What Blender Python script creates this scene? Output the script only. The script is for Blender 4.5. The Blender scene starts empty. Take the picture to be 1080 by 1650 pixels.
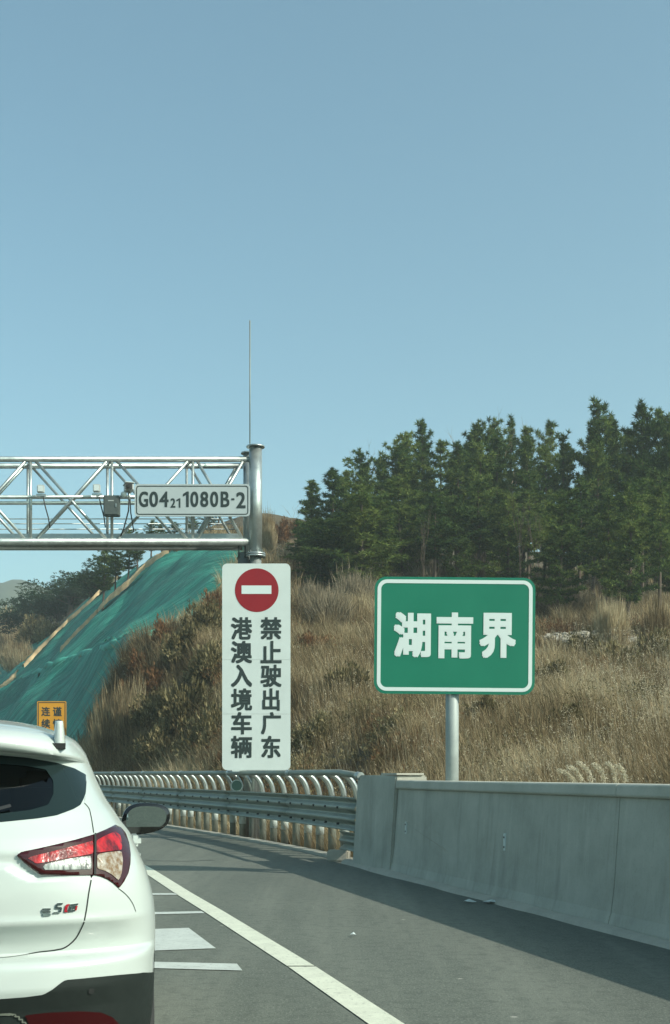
import bpy, bmesh, math, random
import numpy as np
from mathutils import Vector, Matrix

R = math.radians
random.seed(7)
rng = np.random.default_rng(11)
scene = bpy.context.scene
COL = scene.collection

# ------------------------------------------------------------------ camera
HC = 1.40          # eye height in metres
FP = 2000.0        # focal length in pixels of the 1080 x 1650 photograph
HOR = 1247.0       # row of the horizon
cam_d = bpy.data.cameras.new("camera")
cam_d.sensor_fit = 'AUTO'
cam_d.sensor_width = 36.0
cam_d.lens = 36.0 * FP / 1650.0
cam_d.shift_y = (HOR - 825.0) / 1650.0
cam_d.clip_start = 0.05
cam_d.clip_end = 6000.0
cam = bpy.data.objects.new("camera", cam_d)
cam.location = (0, 0, HC)
cam.rotation_euler = (R(90), R(0.0), 0)
COL.objects.link(cam)
scene.camera = cam

# ------------------------------------------------------------------ sky and sun
SUN_AZ = R(62)     # to the right of the view axis, and behind the camera
SUN_EL = R(35)
sx, sy = math.sin(SUN_AZ), -math.cos(SUN_AZ)
sun_vec = Vector((sx * math.cos(SUN_EL), sy * math.cos(SUN_EL), math.sin(SUN_EL)))
world = bpy.data.worlds.new("World")
scene.world = world
world.use_nodes = True
wn, wl = world.node_tree.nodes, world.node_tree.links
wn.clear()
wo = wn.new("ShaderNodeOutputWorld")
bg = wn.new("ShaderNodeBackground")
sky = wn.new("ShaderNodeTexSky")
sky.sky_type = 'NISHITA'
sky.sun_disc = False
sky.sun_elevation = SUN_EL
sky.sun_rotation = math.atan2(sx, sy)
sky.altitude = 100
sky.air_density = 1.0
sky.dust_density = 2.6
sky.ozone_density = 1.6
hsv = wn.new("ShaderNodeHueSaturation")
hsv.inputs['Saturation'].default_value = 0.92
tint = wn.new("ShaderNodeMix")
tint.data_type = 'RGBA'; tint.blend_type = 'MULTIPLY'
tint.inputs[0].default_value = 0.92
tint.inputs[7].default_value = (0.84, 1.19, 1.05, 1)
bg.inputs['Strength'].default_value = 0.15
wl.new(sky.outputs[0], hsv.inputs['Color'])
wl.new(hsv.outputs[0], tint.inputs[6])
wl.new(tint.outputs[2], bg.inputs['Color'])
wl.new(bg.outputs[0], wo.inputs['Surface'])

sun_d = bpy.data.lights.new("sun", 'SUN')
sun_d.energy = 5.0
sun_d.angle = R(0.55)
sun_d.color = (1.0, 0.955, 0.85)
sun = bpy.data.objects.new("sun", sun_d)
sun.rotation_euler = sun_vec.to_track_quat('Z', 'Y').to_euler()
COL.objects.link(sun)

scene.view_settings.view_transform = 'Standard'
scene.view_settings.look = 'None'
scene.view_settings.gamma = 1.0
scene.view_settings.use_curve_mapping = False
scene.view_settings.exposure = 0.18
scene.cycles.volume_bounces = 1
scene.cycles.volume_step_rate = 4
scene.cycles.max_bounces = 6
scene.cycles.transparent_max_bounces = 8

# ------------------------------------------------------------------ helpers
def at(px, py, Y):
    """the place Y metres ahead that shows at pixel (px, py) of the photograph"""
    return Vector(((px - 540.0) / FP * Y, Y, HC - (py - HOR) / FP * Y))

def gnd(px, py):
    return at(px, py, FP * HC / (py - HOR))

def link(o, parent=None):
    COL.objects.link(o)
    if parent is not None:
        o.parent = parent
    return o

def tag(o, label=None, cat=None, group=None, kind=None):
    if label: o['label'] = label
    if cat: o['category'] = cat
    if group: o['group'] = group
    if kind: o['kind'] = kind
    return o

def empty(name, loc, rz=0, label=None, cat=None, group=None):
    o = bpy.data.objects.new(name, None)
    o.empty_display_size = 0.2
    o.location = loc
    o.rotation_euler = (0, 0, rz)
    link(o)
    return tag(o, label, cat, group)

def np_mesh(name, V, faces, mats, smooth=True, fmat=None):
    """V (n,3) array; faces: (m,k) array or list of arrays"""
    me = bpy.data.meshes.new(name)
    V = np.asarray(V, dtype=np.float32)
    if isinstance(faces, np.ndarray):
        k = faces.shape[1]; m = faces.shape[0]
        me.vertices.add(len(V)); me.vertices.foreach_set('co', V.ravel())
        me.loops.add(m * k); me.loops.foreach_set('vertex_index', faces.astype(np.int32).ravel())
        me.polygons.add(m)
        me.polygons.foreach_set('loop_start', (np.arange(m) * k).astype(np.int32))
        me.polygons.foreach_set('loop_total', np.full(m, k, np.int32))
    else:
        me.from_pydata([tuple(v) for v in V], [], [tuple(f) for f in faces])
    for mt in (mats if isinstance(mats, (list, tuple)) else [mats]):
        me.materials.append(mt)
    if fmat is not None:
        me.polygons.foreach_set('material_index', np.asarray(fmat, np.int32))
    me.polygons.foreach_set('use_smooth', np.full(len(me.polygons), smooth, bool))
    me.update(calc_edges=True)
    return me

class MB:
    """collects shapes for one mesh"""
    def __init__(s): s.v = []; s.f = []; s.sm = []
    def add(s, V, Fc, smooth=False):
        b = len(s.v)
        s.v.extend([tuple(p) for p in V])
        s.f.extend([tuple(b + i for i in f) for f in Fc])
        s.sm.extend([smooth] * len(Fc))
    def box(s, c, d, rz=0.0, M=None):
        cx, cy, cz = c; dx, dy, dz = d[0] / 2, d[1] / 2, d[2] / 2
        P = [Vector((x * dx, y * dy, z * dz)) for x in (-1, 1) for y in (-1, 1) for z in (-1, 1)]
        if rz: P = [Matrix.Rotation(rz, 3, 'Z') @ p for p in P]
        if M is not None: P = [M @ p for p in P]
        P = [p + Vector(c) for p in P]
        s.add(P, [(0, 1, 3, 2), (4, 6, 7, 5), (0, 4, 5, 1), (2, 3, 7, 6), (0, 2, 6, 4), (1, 5, 7, 3)])
    def tube(s, pts, r, n=10, cap=True, smooth=True):
        pts = [Vector(p) for p in pts]
        rs = r if isinstance(r, (list, tuple)) else [r] * len(pts)
        b = len(s.v); up = None
        for i, p in enumerate(pts):
            a = pts[max(i - 1, 0)]; c = pts[min(i + 1, len(pts) - 1)]
            t = (c - a).normalized()
            if up is None:
                up = Vector((0, 0, 1)) if abs(t.z) < 0.9 else Vector((1, 0, 0))
            x = t.cross(up).normalized(); y = x.cross(t).normalized(); up = y
            for k in range(n):
                q = 2 * math.pi * k / n
                s.v.append(tuple(p + (x * math.cos(q) + y * math.sin(q)) * rs[i]))
        for i in range(len(pts) - 1):
            for k in range(n):
                k2 = (k + 1) % n
                s.f.append((b + i * n + k, b + i * n + k2, b + (i + 1) * n + k2, b + (i + 1) * n + k)); s.sm.append(smooth)
        if cap:
            s.f.append(tuple(b + k for k in reversed(range(n)))); s.sm.append(False)
            e = b + (len(pts) - 1) * n
            s.f.append(tuple(e + k for k in range(n))); s.sm.append(False)
    def prism(s, poly, y0, y1, smooth=False):
        """polygon in x,z extruded in y"""
        n = len(poly)
        V = [(x, y0, z) for x, z in poly] + [(x, y1, z) for x, z in poly]
        Fc = [tuple(range(n)), tuple(reversed(range(n, 2 * n)))]
        Fc += [(i, i + n, (i + 1) % n + n, (i + 1) % n) for i in range(n)]
        s.add(V, Fc, smooth)
    def build(s, name, mat, parent=None, loc=None, bevel=0.0):
        me = bpy.data.meshes.new(name)
        me.from_pydata(s.v, [], s.f)
        me.materials.append(mat)
        me.polygons.foreach_set('use_smooth', s.sm)
        bm = bmesh.new(); bm.from_mesh(me)
        bmesh.ops.recalc_face_normals(bm, faces=bm.faces)
        if bevel > 0:
            ed = [e for e in bm.edges if len(e.link_faces) == 2 and e.calc_face_angle(0) > 0.6]
            bmesh.ops.bevel(bm, geom=ed, offset=bevel, segments=2, affect='EDGES', clamp_overlap=True)
        bm.to_mesh(me); bm.free()
        o = bpy.data.objects.new(name, me)
        if loc is not None: o.location = loc
        return link(o, parent)

def rrect(x0, z0, x1, z1, r, n=6):
    P = []
    for cx, cz, a0 in ((x1 - r, z1 - r, 0), (x0 + r, z1 - r, 90), (x0 + r, z0 + r, 180), (x1 - r, z0 + r, 270)):
        for k in range(n + 1):
            a = R(a0 + 90 * k / n)
            P.append((cx + r * math.cos(a), cz + r * math.sin(a)))
    return P

def ring_prism(s, outer, inner, y0, y1):
    n = len(outer)
    V = [(x, y0, z) for x, z in outer] + [(x, y0, z) for x, z in inner] + \
        [(x, y1, z) for x, z in outer] + [(x, y1, z) for x, z in inner]
    Fc = []
    for i in range(n):
        j = (i + 1) % n
        Fc += [(i, j, j + n, i + n), (i, i + 2 * n, j + 2 * n, j), (i + n, j + n, j + 3 * n, i + 3 * n)]
    s.add(V, Fc)

def text_obj(ch, box, y, mat, parent, bold=0.012, name='lettering', thick=0.002, shear=0.0):
    """one character as a thin mesh filling box=(x0,z0,x1,z1) in the plane y, facing -y; weight is added by
    closely stacked copies spread by the stroke gain"""
    if ch == '1':    # a plain upright with its flag
        W_, H_ = box[2] - box[0], box[3] - box[1]; x1, z1 = box[2], box[3]; t_ = H_ * .17
        g = MB(); g.prism([(x1 - t_, box[1]), (x1, box[1]), (x1, z1), (x1 - t_ * .8, z1), (box[0], z1 - H_ * .17), (box[0], z1 - H_ * .33), (x1 - t_, z1 - H_ * .22)], y - .001, y)
        return g.build(name, mat, parent)
    c = bpy.data.curves.new('t', 'FONT'); c.body = ch; c.resolution_u = 4; c.shear = shear
    o = bpy.data.objects.new('t', c); COL.objects.link(o)
    dg = bpy.context.evaluated_depsgraph_get()
    me = bpy.data.meshes.new_from_object(o.evaluated_get(dg))
    bpy.data.objects.remove(o)
    a = np.array([v.co[:] for v in me.vertices]); Fs = [tuple(p.vertices) for p in me.polygons]
    lo, hi = a.min(0), a.max(0)
    W, H = box[2] - box[0], box[3] - box[1]
    e = bold * max(W, H) * 0.95
    V = []; Fc = []
    ring_ = [(-1, -1), (-1, 1), (1, -1), (1, 1), (0, 1), (0, -1), (1, 0), (-1, 0), (0, 0)] if bold > 0.001 else [(0, 0)]
    for k, (dx, dz) in enumerate(ring_):
        sx_ = 1.12 if abs(dx) > .5 else 1.0
        b0 = len(V)
        for p_ in a:
            V.append((box[0] + e + (p_[0] - lo[0]) / (hi[0] - lo[0]) * (W - 2 * e) + dx * e, y - 0.0002 * k,
                      box[1] + e + (p_[1] - lo[1]) / (hi[1] - lo[1]) * (H - 2 * e) + dz * e))
        Fc += [tuple(b0 + i for i in f) for f in Fs]
    me2 = bpy.data.meshes.new(name); me2.from_pydata(V, [], Fc); me2.materials.append(mat); me2.update()
    bpy.data.meshes.remove(me)
    return link(bpy.data.objects.new(name, me2), parent)

# ------------------------------------------------------------------ materials
def nmat(name):
    m = bpy.data.materials.new(name); m.use_nodes = True
    nt = m.node_tree; nt.nodes.clear()
    out = nt.nodes.new('ShaderNodeOutputMaterial')
    p = nt.nodes.new('ShaderNodeBsdfPrincipled')
    nt.links.new(p.outputs[0], out.inputs['Surface'])
    return m, nt, p, out

def noise(nt, scale, detail=4, rough=0.6, vec=None, stretch=None, coord='Object', dist=0.0):
    tc = nt.nodes.new('ShaderNodeTexCoord')
    src = tc.outputs[coord if coord != 'Position' else 'Object']
    if coord == 'Position':
        src = nt.nodes.new('ShaderNodeNewGeometry').outputs['Position']
    if stretch is not None:
        mp = nt.nodes.new('ShaderNodeMapping')
        mp.inputs['Scale'].default_value = stretch[:3]
        if len(stretch) > 3: mp.inputs['Rotation'].default_value = stretch[3]
        nt.links.new(src, mp.inputs['Vector']); src = mp.outputs[0]
    n = nt.nodes.new('ShaderNodeTexNoise')
    n.inputs['Scale'].default_value = scale
    n.inputs['Detail'].default_value = detail
    n.inputs['Roughness'].default_value = rough
    n.inputs['Distortion'].default_value = dist
    nt.links.new(src, n.inputs['Vector'])
    return n.outputs['Fac']

def ramp(nt, fac, stops, interp='LINEAR'):
    r = nt.nodes.new('ShaderNodeValToRGB')
    r.color_ramp.interpolation = interp
    e = r.color_ramp.elements
    while len(e) < len(stops): e.new(0.5)
    for i, (pos, c) in enumerate(stops):
        e[i].position = pos
        e[i].color = (c, c, c, 1) if isinstance(c, (int, float)) else (*c, 1)
    nt.links.new(fac, r.inputs['Fac'])
    return r.outputs['Color']

def mixc(nt, fac, a, b, mode='MIX'):
    m = nt.nodes.new('ShaderNodeMix'); m.data_type = 'RGBA'; m.blend_type = mode
    for s, v in ((0, fac), (6, a), (7, b)):
        if isinstance(v, (int, float)): m.inputs[s].default_value = v
        elif isinstance(v, tuple): m.inputs[s].default_value = (*v, 1)
        else: nt.links.new(v, m.inputs[s])
    return m.outputs[2]

def bump(nt, p, h, strength=0.3, dist=0.02):
    b = nt.nodes.new('ShaderNodeBump')
    b.inputs['Strength'].default_value = strength
    b.inputs['Distance'].default_value = dist
    nt.links.new(h, b.inputs['Height'])
    nt.links.new(b.outputs[0], p.inputs['Normal'])

def plain(name, col, rough=0.5, metal=0.0, spec=0.5, var=0.0, vs=3.0, coat=0.0, dirt=None):
    m, nt, p, _ = nmat(name)
    p.inputs['Roughness'].default_value = rough
    p.inputs['Metallic'].default_value = metal
    p.inputs['Specular IOR Level'].default_value = spec
    if coat:
        p.inputs['Coat Weight'].default_value = coat
        p.inputs['Coat Roughness'].default_value = 0.04
    if var > 0:
        f = noise(nt, vs, 5, 0.65)
        c = ramp(nt, f, [(0.3, tuple(x * (1 - var) for x in col)), (0.7, tuple(min(1, x * (1 + var)) for x in col))])
        if dirt:
            f2 = noise(nt, vs * 3, 6, 0.7)
            c = mixc(nt, ramp(nt, f2, [(0.56, 0.0), (0.68, 1.0)]), c, dirt)
        nt.links.new(c, p.inputs['Base Color'])
        rr = ramp(nt, f, [(0.3, max(0, rough - .08)), (0.7, min(1, rough + .08))])
        nt.links.new(rr, p.inputs['Roughness'])
    else:
        p.inputs['Base Color'].default_value = (*col, 1)
    return m

M = {}
# asphalt
m, nt, p, _ = nmat('asphalt')
f1 = noise(nt, 55, 4, 0.7, coord='Position'); f2 = noise(nt, 0.35, 4, 0.6, coord='Position')
f3 = noise(nt, 1.2, 5, 0.65, stretch=(1.0, 0.06, 1, (0, 0, R(-15))), coord='Position')
c = ramp(nt, f1, [(0.25, (0.032, 0.038, 0.030)), (0.48, (0.090, 0.102, 0.082)), (0.62, (0.17, 0.182, 0.148)), (0.72, (0.40, 0.40, 0.33))])
c = mixc(nt, 0.38, c, ramp(nt, f2, [(0.3, (0.070, 0.080, 0.064)), (0.7, (0.14, 0.152, 0.122))]))
c = mixc(nt, ramp(nt, f3, [(0.45, 0.0), (0.62, 0.6)]), c, (0.17, 0.18, 0.145))
f4 = noise(nt, 9, 5, 0.75, coord='Position')
c = mixc(nt, ramp(nt, f4, [(0.36, 0.45), (0.52, 0.0)]), c, (0.045, 0.052, 0.042))
f5 = noise(nt, 2.2, 6, 0.7, stretch=(1, 0.3, 1, (0, 0, R(-15))), coord='Position')
c = mixc(nt, ramp(nt, f5, [(0.60, 0.0), (0.72, 0.4)]), c, (0.05, 0.056, 0.047))
vo = nt.nodes.new('ShaderNodeTexVoronoi'); vo.feature = 'F1'
vo.inputs['Scale'].default_value = 1.3
g_ = nt.nodes.new('ShaderNodeNewGeometry'); nt.links.new(g_.outputs['Position'], vo.inputs['Vector'])
c = mixc(nt, ramp(nt, vo.outputs['Distance'], [(0.02, 1.0), (0.035, 0.0)]), c, (0.30, 0.295, 0.25))
nt.links.new(c, p.inputs['Base Color'])
p.inputs['Roughness'].default_value = 0.82
bump(nt, p, f1, 0.5, 0.012)
M['asphalt'] = m
# road paint
def paint(name, col, wear=0.45):
    m, nt, p, _ = nmat(name)
    f = noise(nt, 5, 6, 0.75, coord='Position'); f2 = noise(nt, 26, 6, 0.7, coord='Position')
    c = ramp(nt, f, [(0.3, tuple(x * 0.82 for x in col)), (0.6, col)])
    c = mixc(nt, ramp(nt, f2, [(0.56, 0.0), (0.66, wear)]), c, (0.1, 0.1, 0.095))
    nt.links.new(c, p.inputs['Base Color']); p.inputs['Roughness'].default_value = 0.6
    bump(nt, p, f2, 0.3, 0.006)
    return m
M['line'] = paint('edge_line_paint', (0.64, 0.65, 0.52))
M['mark'] = paint('white_mark_paint', (0.52, 0.55, 0.50))
# concrete
def concrete(name, lo, hi, streak=True):
    m, nt, p, _ = nmat(name)
    f = noise(nt, 1.6, 6, 0.65, coord='Position'); fs = noise(nt, 3.0, 4, 0.6, stretch=(2.2, 2.2, 0.16), coord='Position')
    ff = noise(nt, 45, 3, 0.7, coord='Position')
    c = ramp(nt, f, [(0.3, lo), (0.7, hi)])
    if streak:
        c = mixc(nt, ramp(nt, fs, [(0.55, 0.0), (0.72, 0.35)]), c, tuple(x * 0.60 for x in lo))
        c = mixc(nt, ramp(nt, fs, [(0.28, 0.35), (0.42, 0.0)]), c, tuple(min(1, x * 1.25) for x in hi))
    c = mixc(nt, ramp(nt, ff, [(0.55, 0.0), (0.75, 0.3)]), c, tuple(x * 0.6 for x in lo))
    nt.links.new(c, p.inputs['Base Color']); p.inputs['Roughness'].default_value = 0.85
    bump(nt, p, ff, 0.25, 0.006)
    return m
M['concrete'] = concrete('barrier_concrete', (0.30, 0.305, 0.255), (0.43, 0.43, 0.365))
M['coping'] = concrete('coping_concrete', (0.36, 0.36, 0.30), (0.48, 0.47, 0.40), False)
M['kerb'] = concrete('kerb_concrete', (0.30, 0.29, 0.24), (0.42, 0.40, 0.33), False)
# metals
M['galv'] = plain('galvanised_steel', (0.42, 0.46, 0.445), 0.38, 0.75, var=0.16, vs=6, dirt=(0.36, 0.40, 0.38))
M['rail'] = plain('weathered_rail_steel', (0.26, 0.285, 0.24), 0.5, 0.5, var=0.2, vs=2.5)
M['arc'] = plain('bright_bracket_steel', (0.36, 0.39, 0.38), 0.33, 0.8, var=0.12, vs=9)
M['postg'] = plain('post_steel', (0.20, 0.215, 0.175), 0.55, 0.4, var=0.2, vs=9)
M['sleeve'] = plain('white_reflective_sleeve', (0.46, 0.52, 0.49), 0.5)
M['darkbox'] = plain('dark_cabinet_paint', (0.075, 0.09, 0.085), 0.5, var=0.15, vs=20)
M['greybox'] = plain('grey_housing', (0.42, 0.45, 0.43), 0.45)
M['black'] = plain('black_plastic', (0.012, 0.014, 0.014), 0.55)
M['gloss'] = plain('gloss_black_plastic', (0.008, 0.009, 0.009), 0.15, coat=.6)
M['wire'] = plain('black_cable', (0.03, 0.03, 0.03), 0.6)
M['signwhite'] = plain('white_sign_sheet', (0.56, 0.62, 0.59), 0.42, var=0.05, vs=1.4)
M['signgrey'] = plain('pale_sign_sheet', (0.40, 0.45, 0.45), 0.42, var=0.05, vs=2)
M['signgreen'] = plain('green_sign_sheet', (0.0012, 0.155, 0.088), 0.38, var=0.08, vs=1.2)
M['signtext'] = plain('white_sign_lettering', (0.60, 0.68, 0.65), 0.4)
M['blacktext'] = plain('black_sign_lettering', (0.022, 0.034, 0.032), 0.45)
M['signred'] = plain('red_sign_sheet', (0.24, 0.002, 0.007), 0.42, var=0.06, vs=2)
M['yellow'] = plain('amber_sign_sheet', (0.62, 0.28, 0.015), 0.45, var=0.05, vs=2)
M['signback'] = plain('bare_sign_back', (0.4, 0.42, 0.41), 0.5, 0.6)
# car
m, nt, p, _ = nmat('white_car_paint')
f = noise(nt, 2.0, 5, 0.6)
nt.links.new(ramp(nt, f, [(0.3, (0.43, 0.475, 0.445)), (0.7, (0.46, 0.505, 0.475))]), p.inputs['Base Color'])
p.inputs['Roughness'].default_value = 0.42
p.inputs['Coat Weight'].default_value = 0.8; p.inputs['Coat Roughness'].default_value = 0.06
M['paint'] = m
M['clad'] = plain('grey_plastic_cladding', (0.014, 0.019, 0.017), 0.6, spec=0.2, var=0.12, vs=30)
M['gap'] = plain('panel_gap_black', (0.012, 0.014, 0.013), 0.8)
m, nt, p, _ = nmat('tinted_car_glass')
p.inputs['Base Color'].default_value = (0.012, 0.022, 0.022, 1)
p.inputs['Roughness'].default_value = 0.04; p.inputs['Specular IOR Level'].default_value = 0.22
M['glassdark'] = m
m = bpy.data.materials.new('see_through_tinted_glass'); m.use_nodes = True
nt = m.node_tree; nt.nodes.clear()
out = nt.nodes.new('ShaderNodeOutputMaterial'); tr = nt.nodes.new('ShaderNodeBsdfTransparent'); gl = nt.nodes.new('ShaderNodeBsdfGlossy')
tr.inputs[0].default_value = (0.34, 0.44, 0.42, 1); gl.inputs['Roughness'].default_value = 0.03
fr = nt.nodes.new('ShaderNodeFresnel'); fr.inputs[0].default_value = 1.5
mx = nt.nodes.new('ShaderNodeMixShader'); nt.links.new(fr.outputs[0], mx.inputs[0]); nt.links.new(tr.outputs[0], mx.inputs[1]); nt.links.new(gl.outputs[0], mx.inputs[2])
nt.links.new(mx.outputs[0], out.inputs['Surface'])
M['glass'] = m
M['lens'] = plain('dark_red_lens', (0.035, 0.0006, 0.002), 0.15, coat=0.4)
def lensmat(name, a, b, scale, stretch=(1, 1, 1)):
    m, nt, p, _ = nmat(name)
    f = noise(nt, scale, 3, 0.6, stretch=stretch)
    nt.links.new(ramp(nt, f, [(0.38, a), (0.62, b)]), p.inputs['Base Color'])
    p.inputs['Roughness'].default_value = 0.25; p.inputs['Coat Weight'].default_value = 0.35
    bump(nt, p, f, 0.5, 0.01)
    return m
M['lensr'] = lensmat('bright_red_lens', (0.10, 0.001, 0.003), (0.44, 0.006, 0.010), 30, (1, 1, 0.35))
M['lensw'] = lensmat('clear_lens', (0.06, 0.068, 0.062), (0.40, 0.43, 0.40), 40, (1.5, 1, 0.25))
M['lensa'] = lensmat('amber_tinged_lens', (0.16, 0.09, 0.035), (0.34, 0.31, 0.26), 34)
M['refl'] = plain('red_reflector', (0.03, 0.0008, 0.0015), 0.3, spec=0.3)
M['chrome'] = plain('chrome', (0.42, 0.47, 0.47), 0.15, 1.0)
M['badgered'] = plain('badge_red', (0.30, 0.01, 0.02), 0.25)
M['mirror'] = plain('mirror_glass', (0.45, 0.53, 0.52), 0.02, 1.0)
M['tyre'] = plain('tyre_rubber', (0.025, 0.026, 0.025), 0.85)
M['rim'] = plain('alloy_rim', (0.45, 0.46, 0.46), 0.3, 0.9)
# ground, net, plants
m, nt, p, _ = nmat('dry_hill_soil')
f = noise(nt, 0.25, 6, 0.65, coord='Position'); f2 = noise(nt, 3.0, 6, 0.75, coord='Position')
c = ramp(nt, f, [(0.32, (0.085, 0.068, 0.040)), (0.5, (0.125, 0.098, 0.055)), (0.68, (0.16, 0.10, 0.055))])
c = mixc(nt, ramp(nt, f2, [(0.35, 0.75), (0.6, 0.0)]), c, (0.045, 0.038, 0.024))
nt.links.new(c, p.inputs['Base Color']); p.inputs['Roughness'].default_value = 0.95
bump(nt, p, f2, 0.9, 0.3)
M['soil'] = m
m, nt, p, _ = nmat('reddish_bank_earth')
f = noise(nt, 0.9, 7, 0.7, coord='Position')
c = ramp(nt, f, [(0.3, (0.07, 0.045, 0.03)), (0.5, (0.20, 0.12, 0.07)), (0.7, (0.30, 0.22, 0.15))])
nt.links.new(c, p.inputs['Base Color']); p.inputs['Roughness'].default_value = 0.95
M['earth'] = m
m, nt, p, _ = nmat('hazy_hill')
f = noise(nt, 0.02, 6, 0.7, coord='Position')
nt.links.new(ramp(nt, f, [(0.35, (0.03, 0.045, 0.03)), (0.65, (0.075, 0.085, 0.05))]), p.inputs['Base Color'])
p.inputs['Roughness'].default_value = 1.0
M['hill'] = m
m, nt, p, _ = nmat('green_debris_net')
f = noise(nt, 1.0, 5, 0.65, coord='UV', stretch=(0.10, 1.6, 1)); f2 = noise(nt, 1.0, 4, 0.6, coord='UV', stretch=(0.5, 9, 1), dist=0.4)
f3 = noise(nt, 0.16, 5, 0.6, coord='Position')
c = ramp(nt, f, [(0.3, (0.002, 0.11, 0.084)), (0.5, (0.006, 0.21, 0.155)), (0.72, (0.045, 0.37, 0.26))])
c = mixc(nt, ramp(nt, f2, [(0.5, 0.0), (0.64, 0.75)]), c, (0.10, 0.40, 0.30))  # paler streaks paint light onto the wrinkle ridges
c = mixc(nt, ramp(nt, f3, [(0.48, 0.0), (0.66, 0.6)]), c, (0.003, 0.075, 0.064))
nt.links.new(c, p.inputs['Base Color']); p.inputs['Roughness'].default_value = 0.7
bump(nt, p, f2, 1.0, 0.25)
M['net'] = m
M['sand'] = plain('sandy_earth_strip', (0.46, 0.33, 0.18), 0.95, var=0.35, vs=1.5)

def foliage(name, stops, rough=0.75, ns=0.5, trans=0.25):
    m = bpy.data.materials.new(name); m.use_nodes = True
    nt = m.node_tree; nt.nodes.clear()
    out = nt.nodes.new('ShaderNodeOutputMaterial')
    g = nt.nodes.new('ShaderNodeNewGeometry')
    oi = nt.nodes.new('ShaderNodeObjectInfo')
    f = noise(nt, ns, 4, 0.6, coord='Position')
    a = nt.nodes.new('ShaderNodeMath'); a.operation = 'MULTIPLY_ADD'
    nt.links.new(g.outputs['Random Per Island'], a.inputs[0]); a.inputs[1].default_value = 0.5
    f = ramp(nt, f, [(0.33, 0.18), (0.67, 0.82)])
    nt.links.new(f, a.inputs[2])
    b = nt.nodes.new('ShaderNodeMath'); b.operation = 'MULTIPLY_ADD'
    nt.links.new(oi.outputs['Random'], b.inputs[0]); b.inputs[1].default_value = 0.25
    nt.links.new(a.outputs[0], b.inputs[2])
    s = nt.nodes.new('ShaderNodeMath'); s.operation = 'SUBTRACT'
    nt.links.new(b.outputs[0], s.inputs[0]); s.inputs[1].default_value = 0.37
    c = ramp(nt, s.outputs[0], stops)
    d = nt.nodes.new('ShaderNodeBsdfDiffuse'); t = nt.nodes.new('ShaderNodeBsdfTranslucent')
    nt.links.new(c, d.inputs['Color']); nt.links.new(c, t.inputs['Color'])
    mx = nt.nodes.new('ShaderNodeMixShader'); mx.inputs[0].default_value = trans
    nt.links.new(d.outputs[0], mx.inputs[1]); nt.links.new(t.outputs[0], mx.inputs[2])
    nt.links.new(mx.outputs[0], out.inputs['Surface'])
    return m
M['pine'] = foliage('pine_needles', [(0.2, (0.032, 0.062, 0.022)), (0.5, (0.080, 0.128, 0.036)), (0.85, (0.18, 0.22, 0.060))], ns=.35, trans=.3)
M['dark_leaf'] = foliage('dark_evergreen_leaves', [(0.2, (0.016, 0.036, 0.020)), (0.6, (0.034, 0.062, 0.030)), (0.85, (0.06, 0.09, 0.045))])
M['straw'] = foliage('dry_grass_blades', [(0.1, (0.085, 0.060, 0.033)), (0.35, (0.21, 0.155, 0.085)), (0.6, (0.36, 0.285, 0.165)), (0.9, (0.53, 0.455, 0.30))], trans=0.35, ns=0.22)
M['cream'] = foliage('cream_plumes', [(0.2, (0.52, 0.47, 0.34)), (0.7, (0.70, 0.65, 0.50))], trans=0.4)
M['plume'] = foliage('reed_plumes', [(0.2, (0.36, 0.29, 0.18)), (0.7, (0.55, 0.48, 0.34))], trans=0.4)
M['redbrush'] = foliage('rusty_dead_fern', [(0.2, (0.11, 0.055, 0.028)), (0.5, (0.20, 0.105, 0.05)), (0.9, (0.30, 0.19, 0.10))], trans=0.3)
M['olive'] = foliage('olive_scrub_leaves', [(0.2, (0.065, 0.056, 0.027)), (0.5, (0.135, 0.112, 0.055)), (0.9, (0.28, 0.24, 0.13))], trans=0.25)
M['twig'] = plain('grey_brown_twigs', (0.20, 0.165, 0.105), 0.9, var=0.2, vs=2)
M['bark'] = plain('pine_bark', (0.085, 0.062, 0.045), 0.95, var=0.35, vs=3)
M['palebark'] = plain('pale_bark', (0.30, 0.27, 0.21), 0.9, var=0.2, vs=3)
M['rock'] = plain('pale_rubble', (0.26, 0.235, 0.19), 0.9, var=0.3, vs=2)

# ------------------------------------------------------------------ road edge and terrain
_EY = np.array([-90, -30, 0, 10.2, 17, 19.5, 21.7, 23.7, 25.9, 28.6, 31.8, 40, 50, 60, 70, 85, 100, 130, 200.])
_EX = np.array([29.7, 13.54, 5.44, 2.69, .85, .18, -.46, -1.12, -1.92, -2.95, -4.2, -7.4, -11.4, -15.8, -20.8, -29.5, -39.5, -63, -125.])
def edge(y):
    y = np.asarray(y, float)
    w = np.clip((y - 18) / 8, 0, 1) * 1.6 + 1e-3
    return (np.interp(y - w, _EY, _EX) + np.interp(y, _EY, _EX) * 2 + np.interp(y + w, _EY, _EX)) / 4

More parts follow.
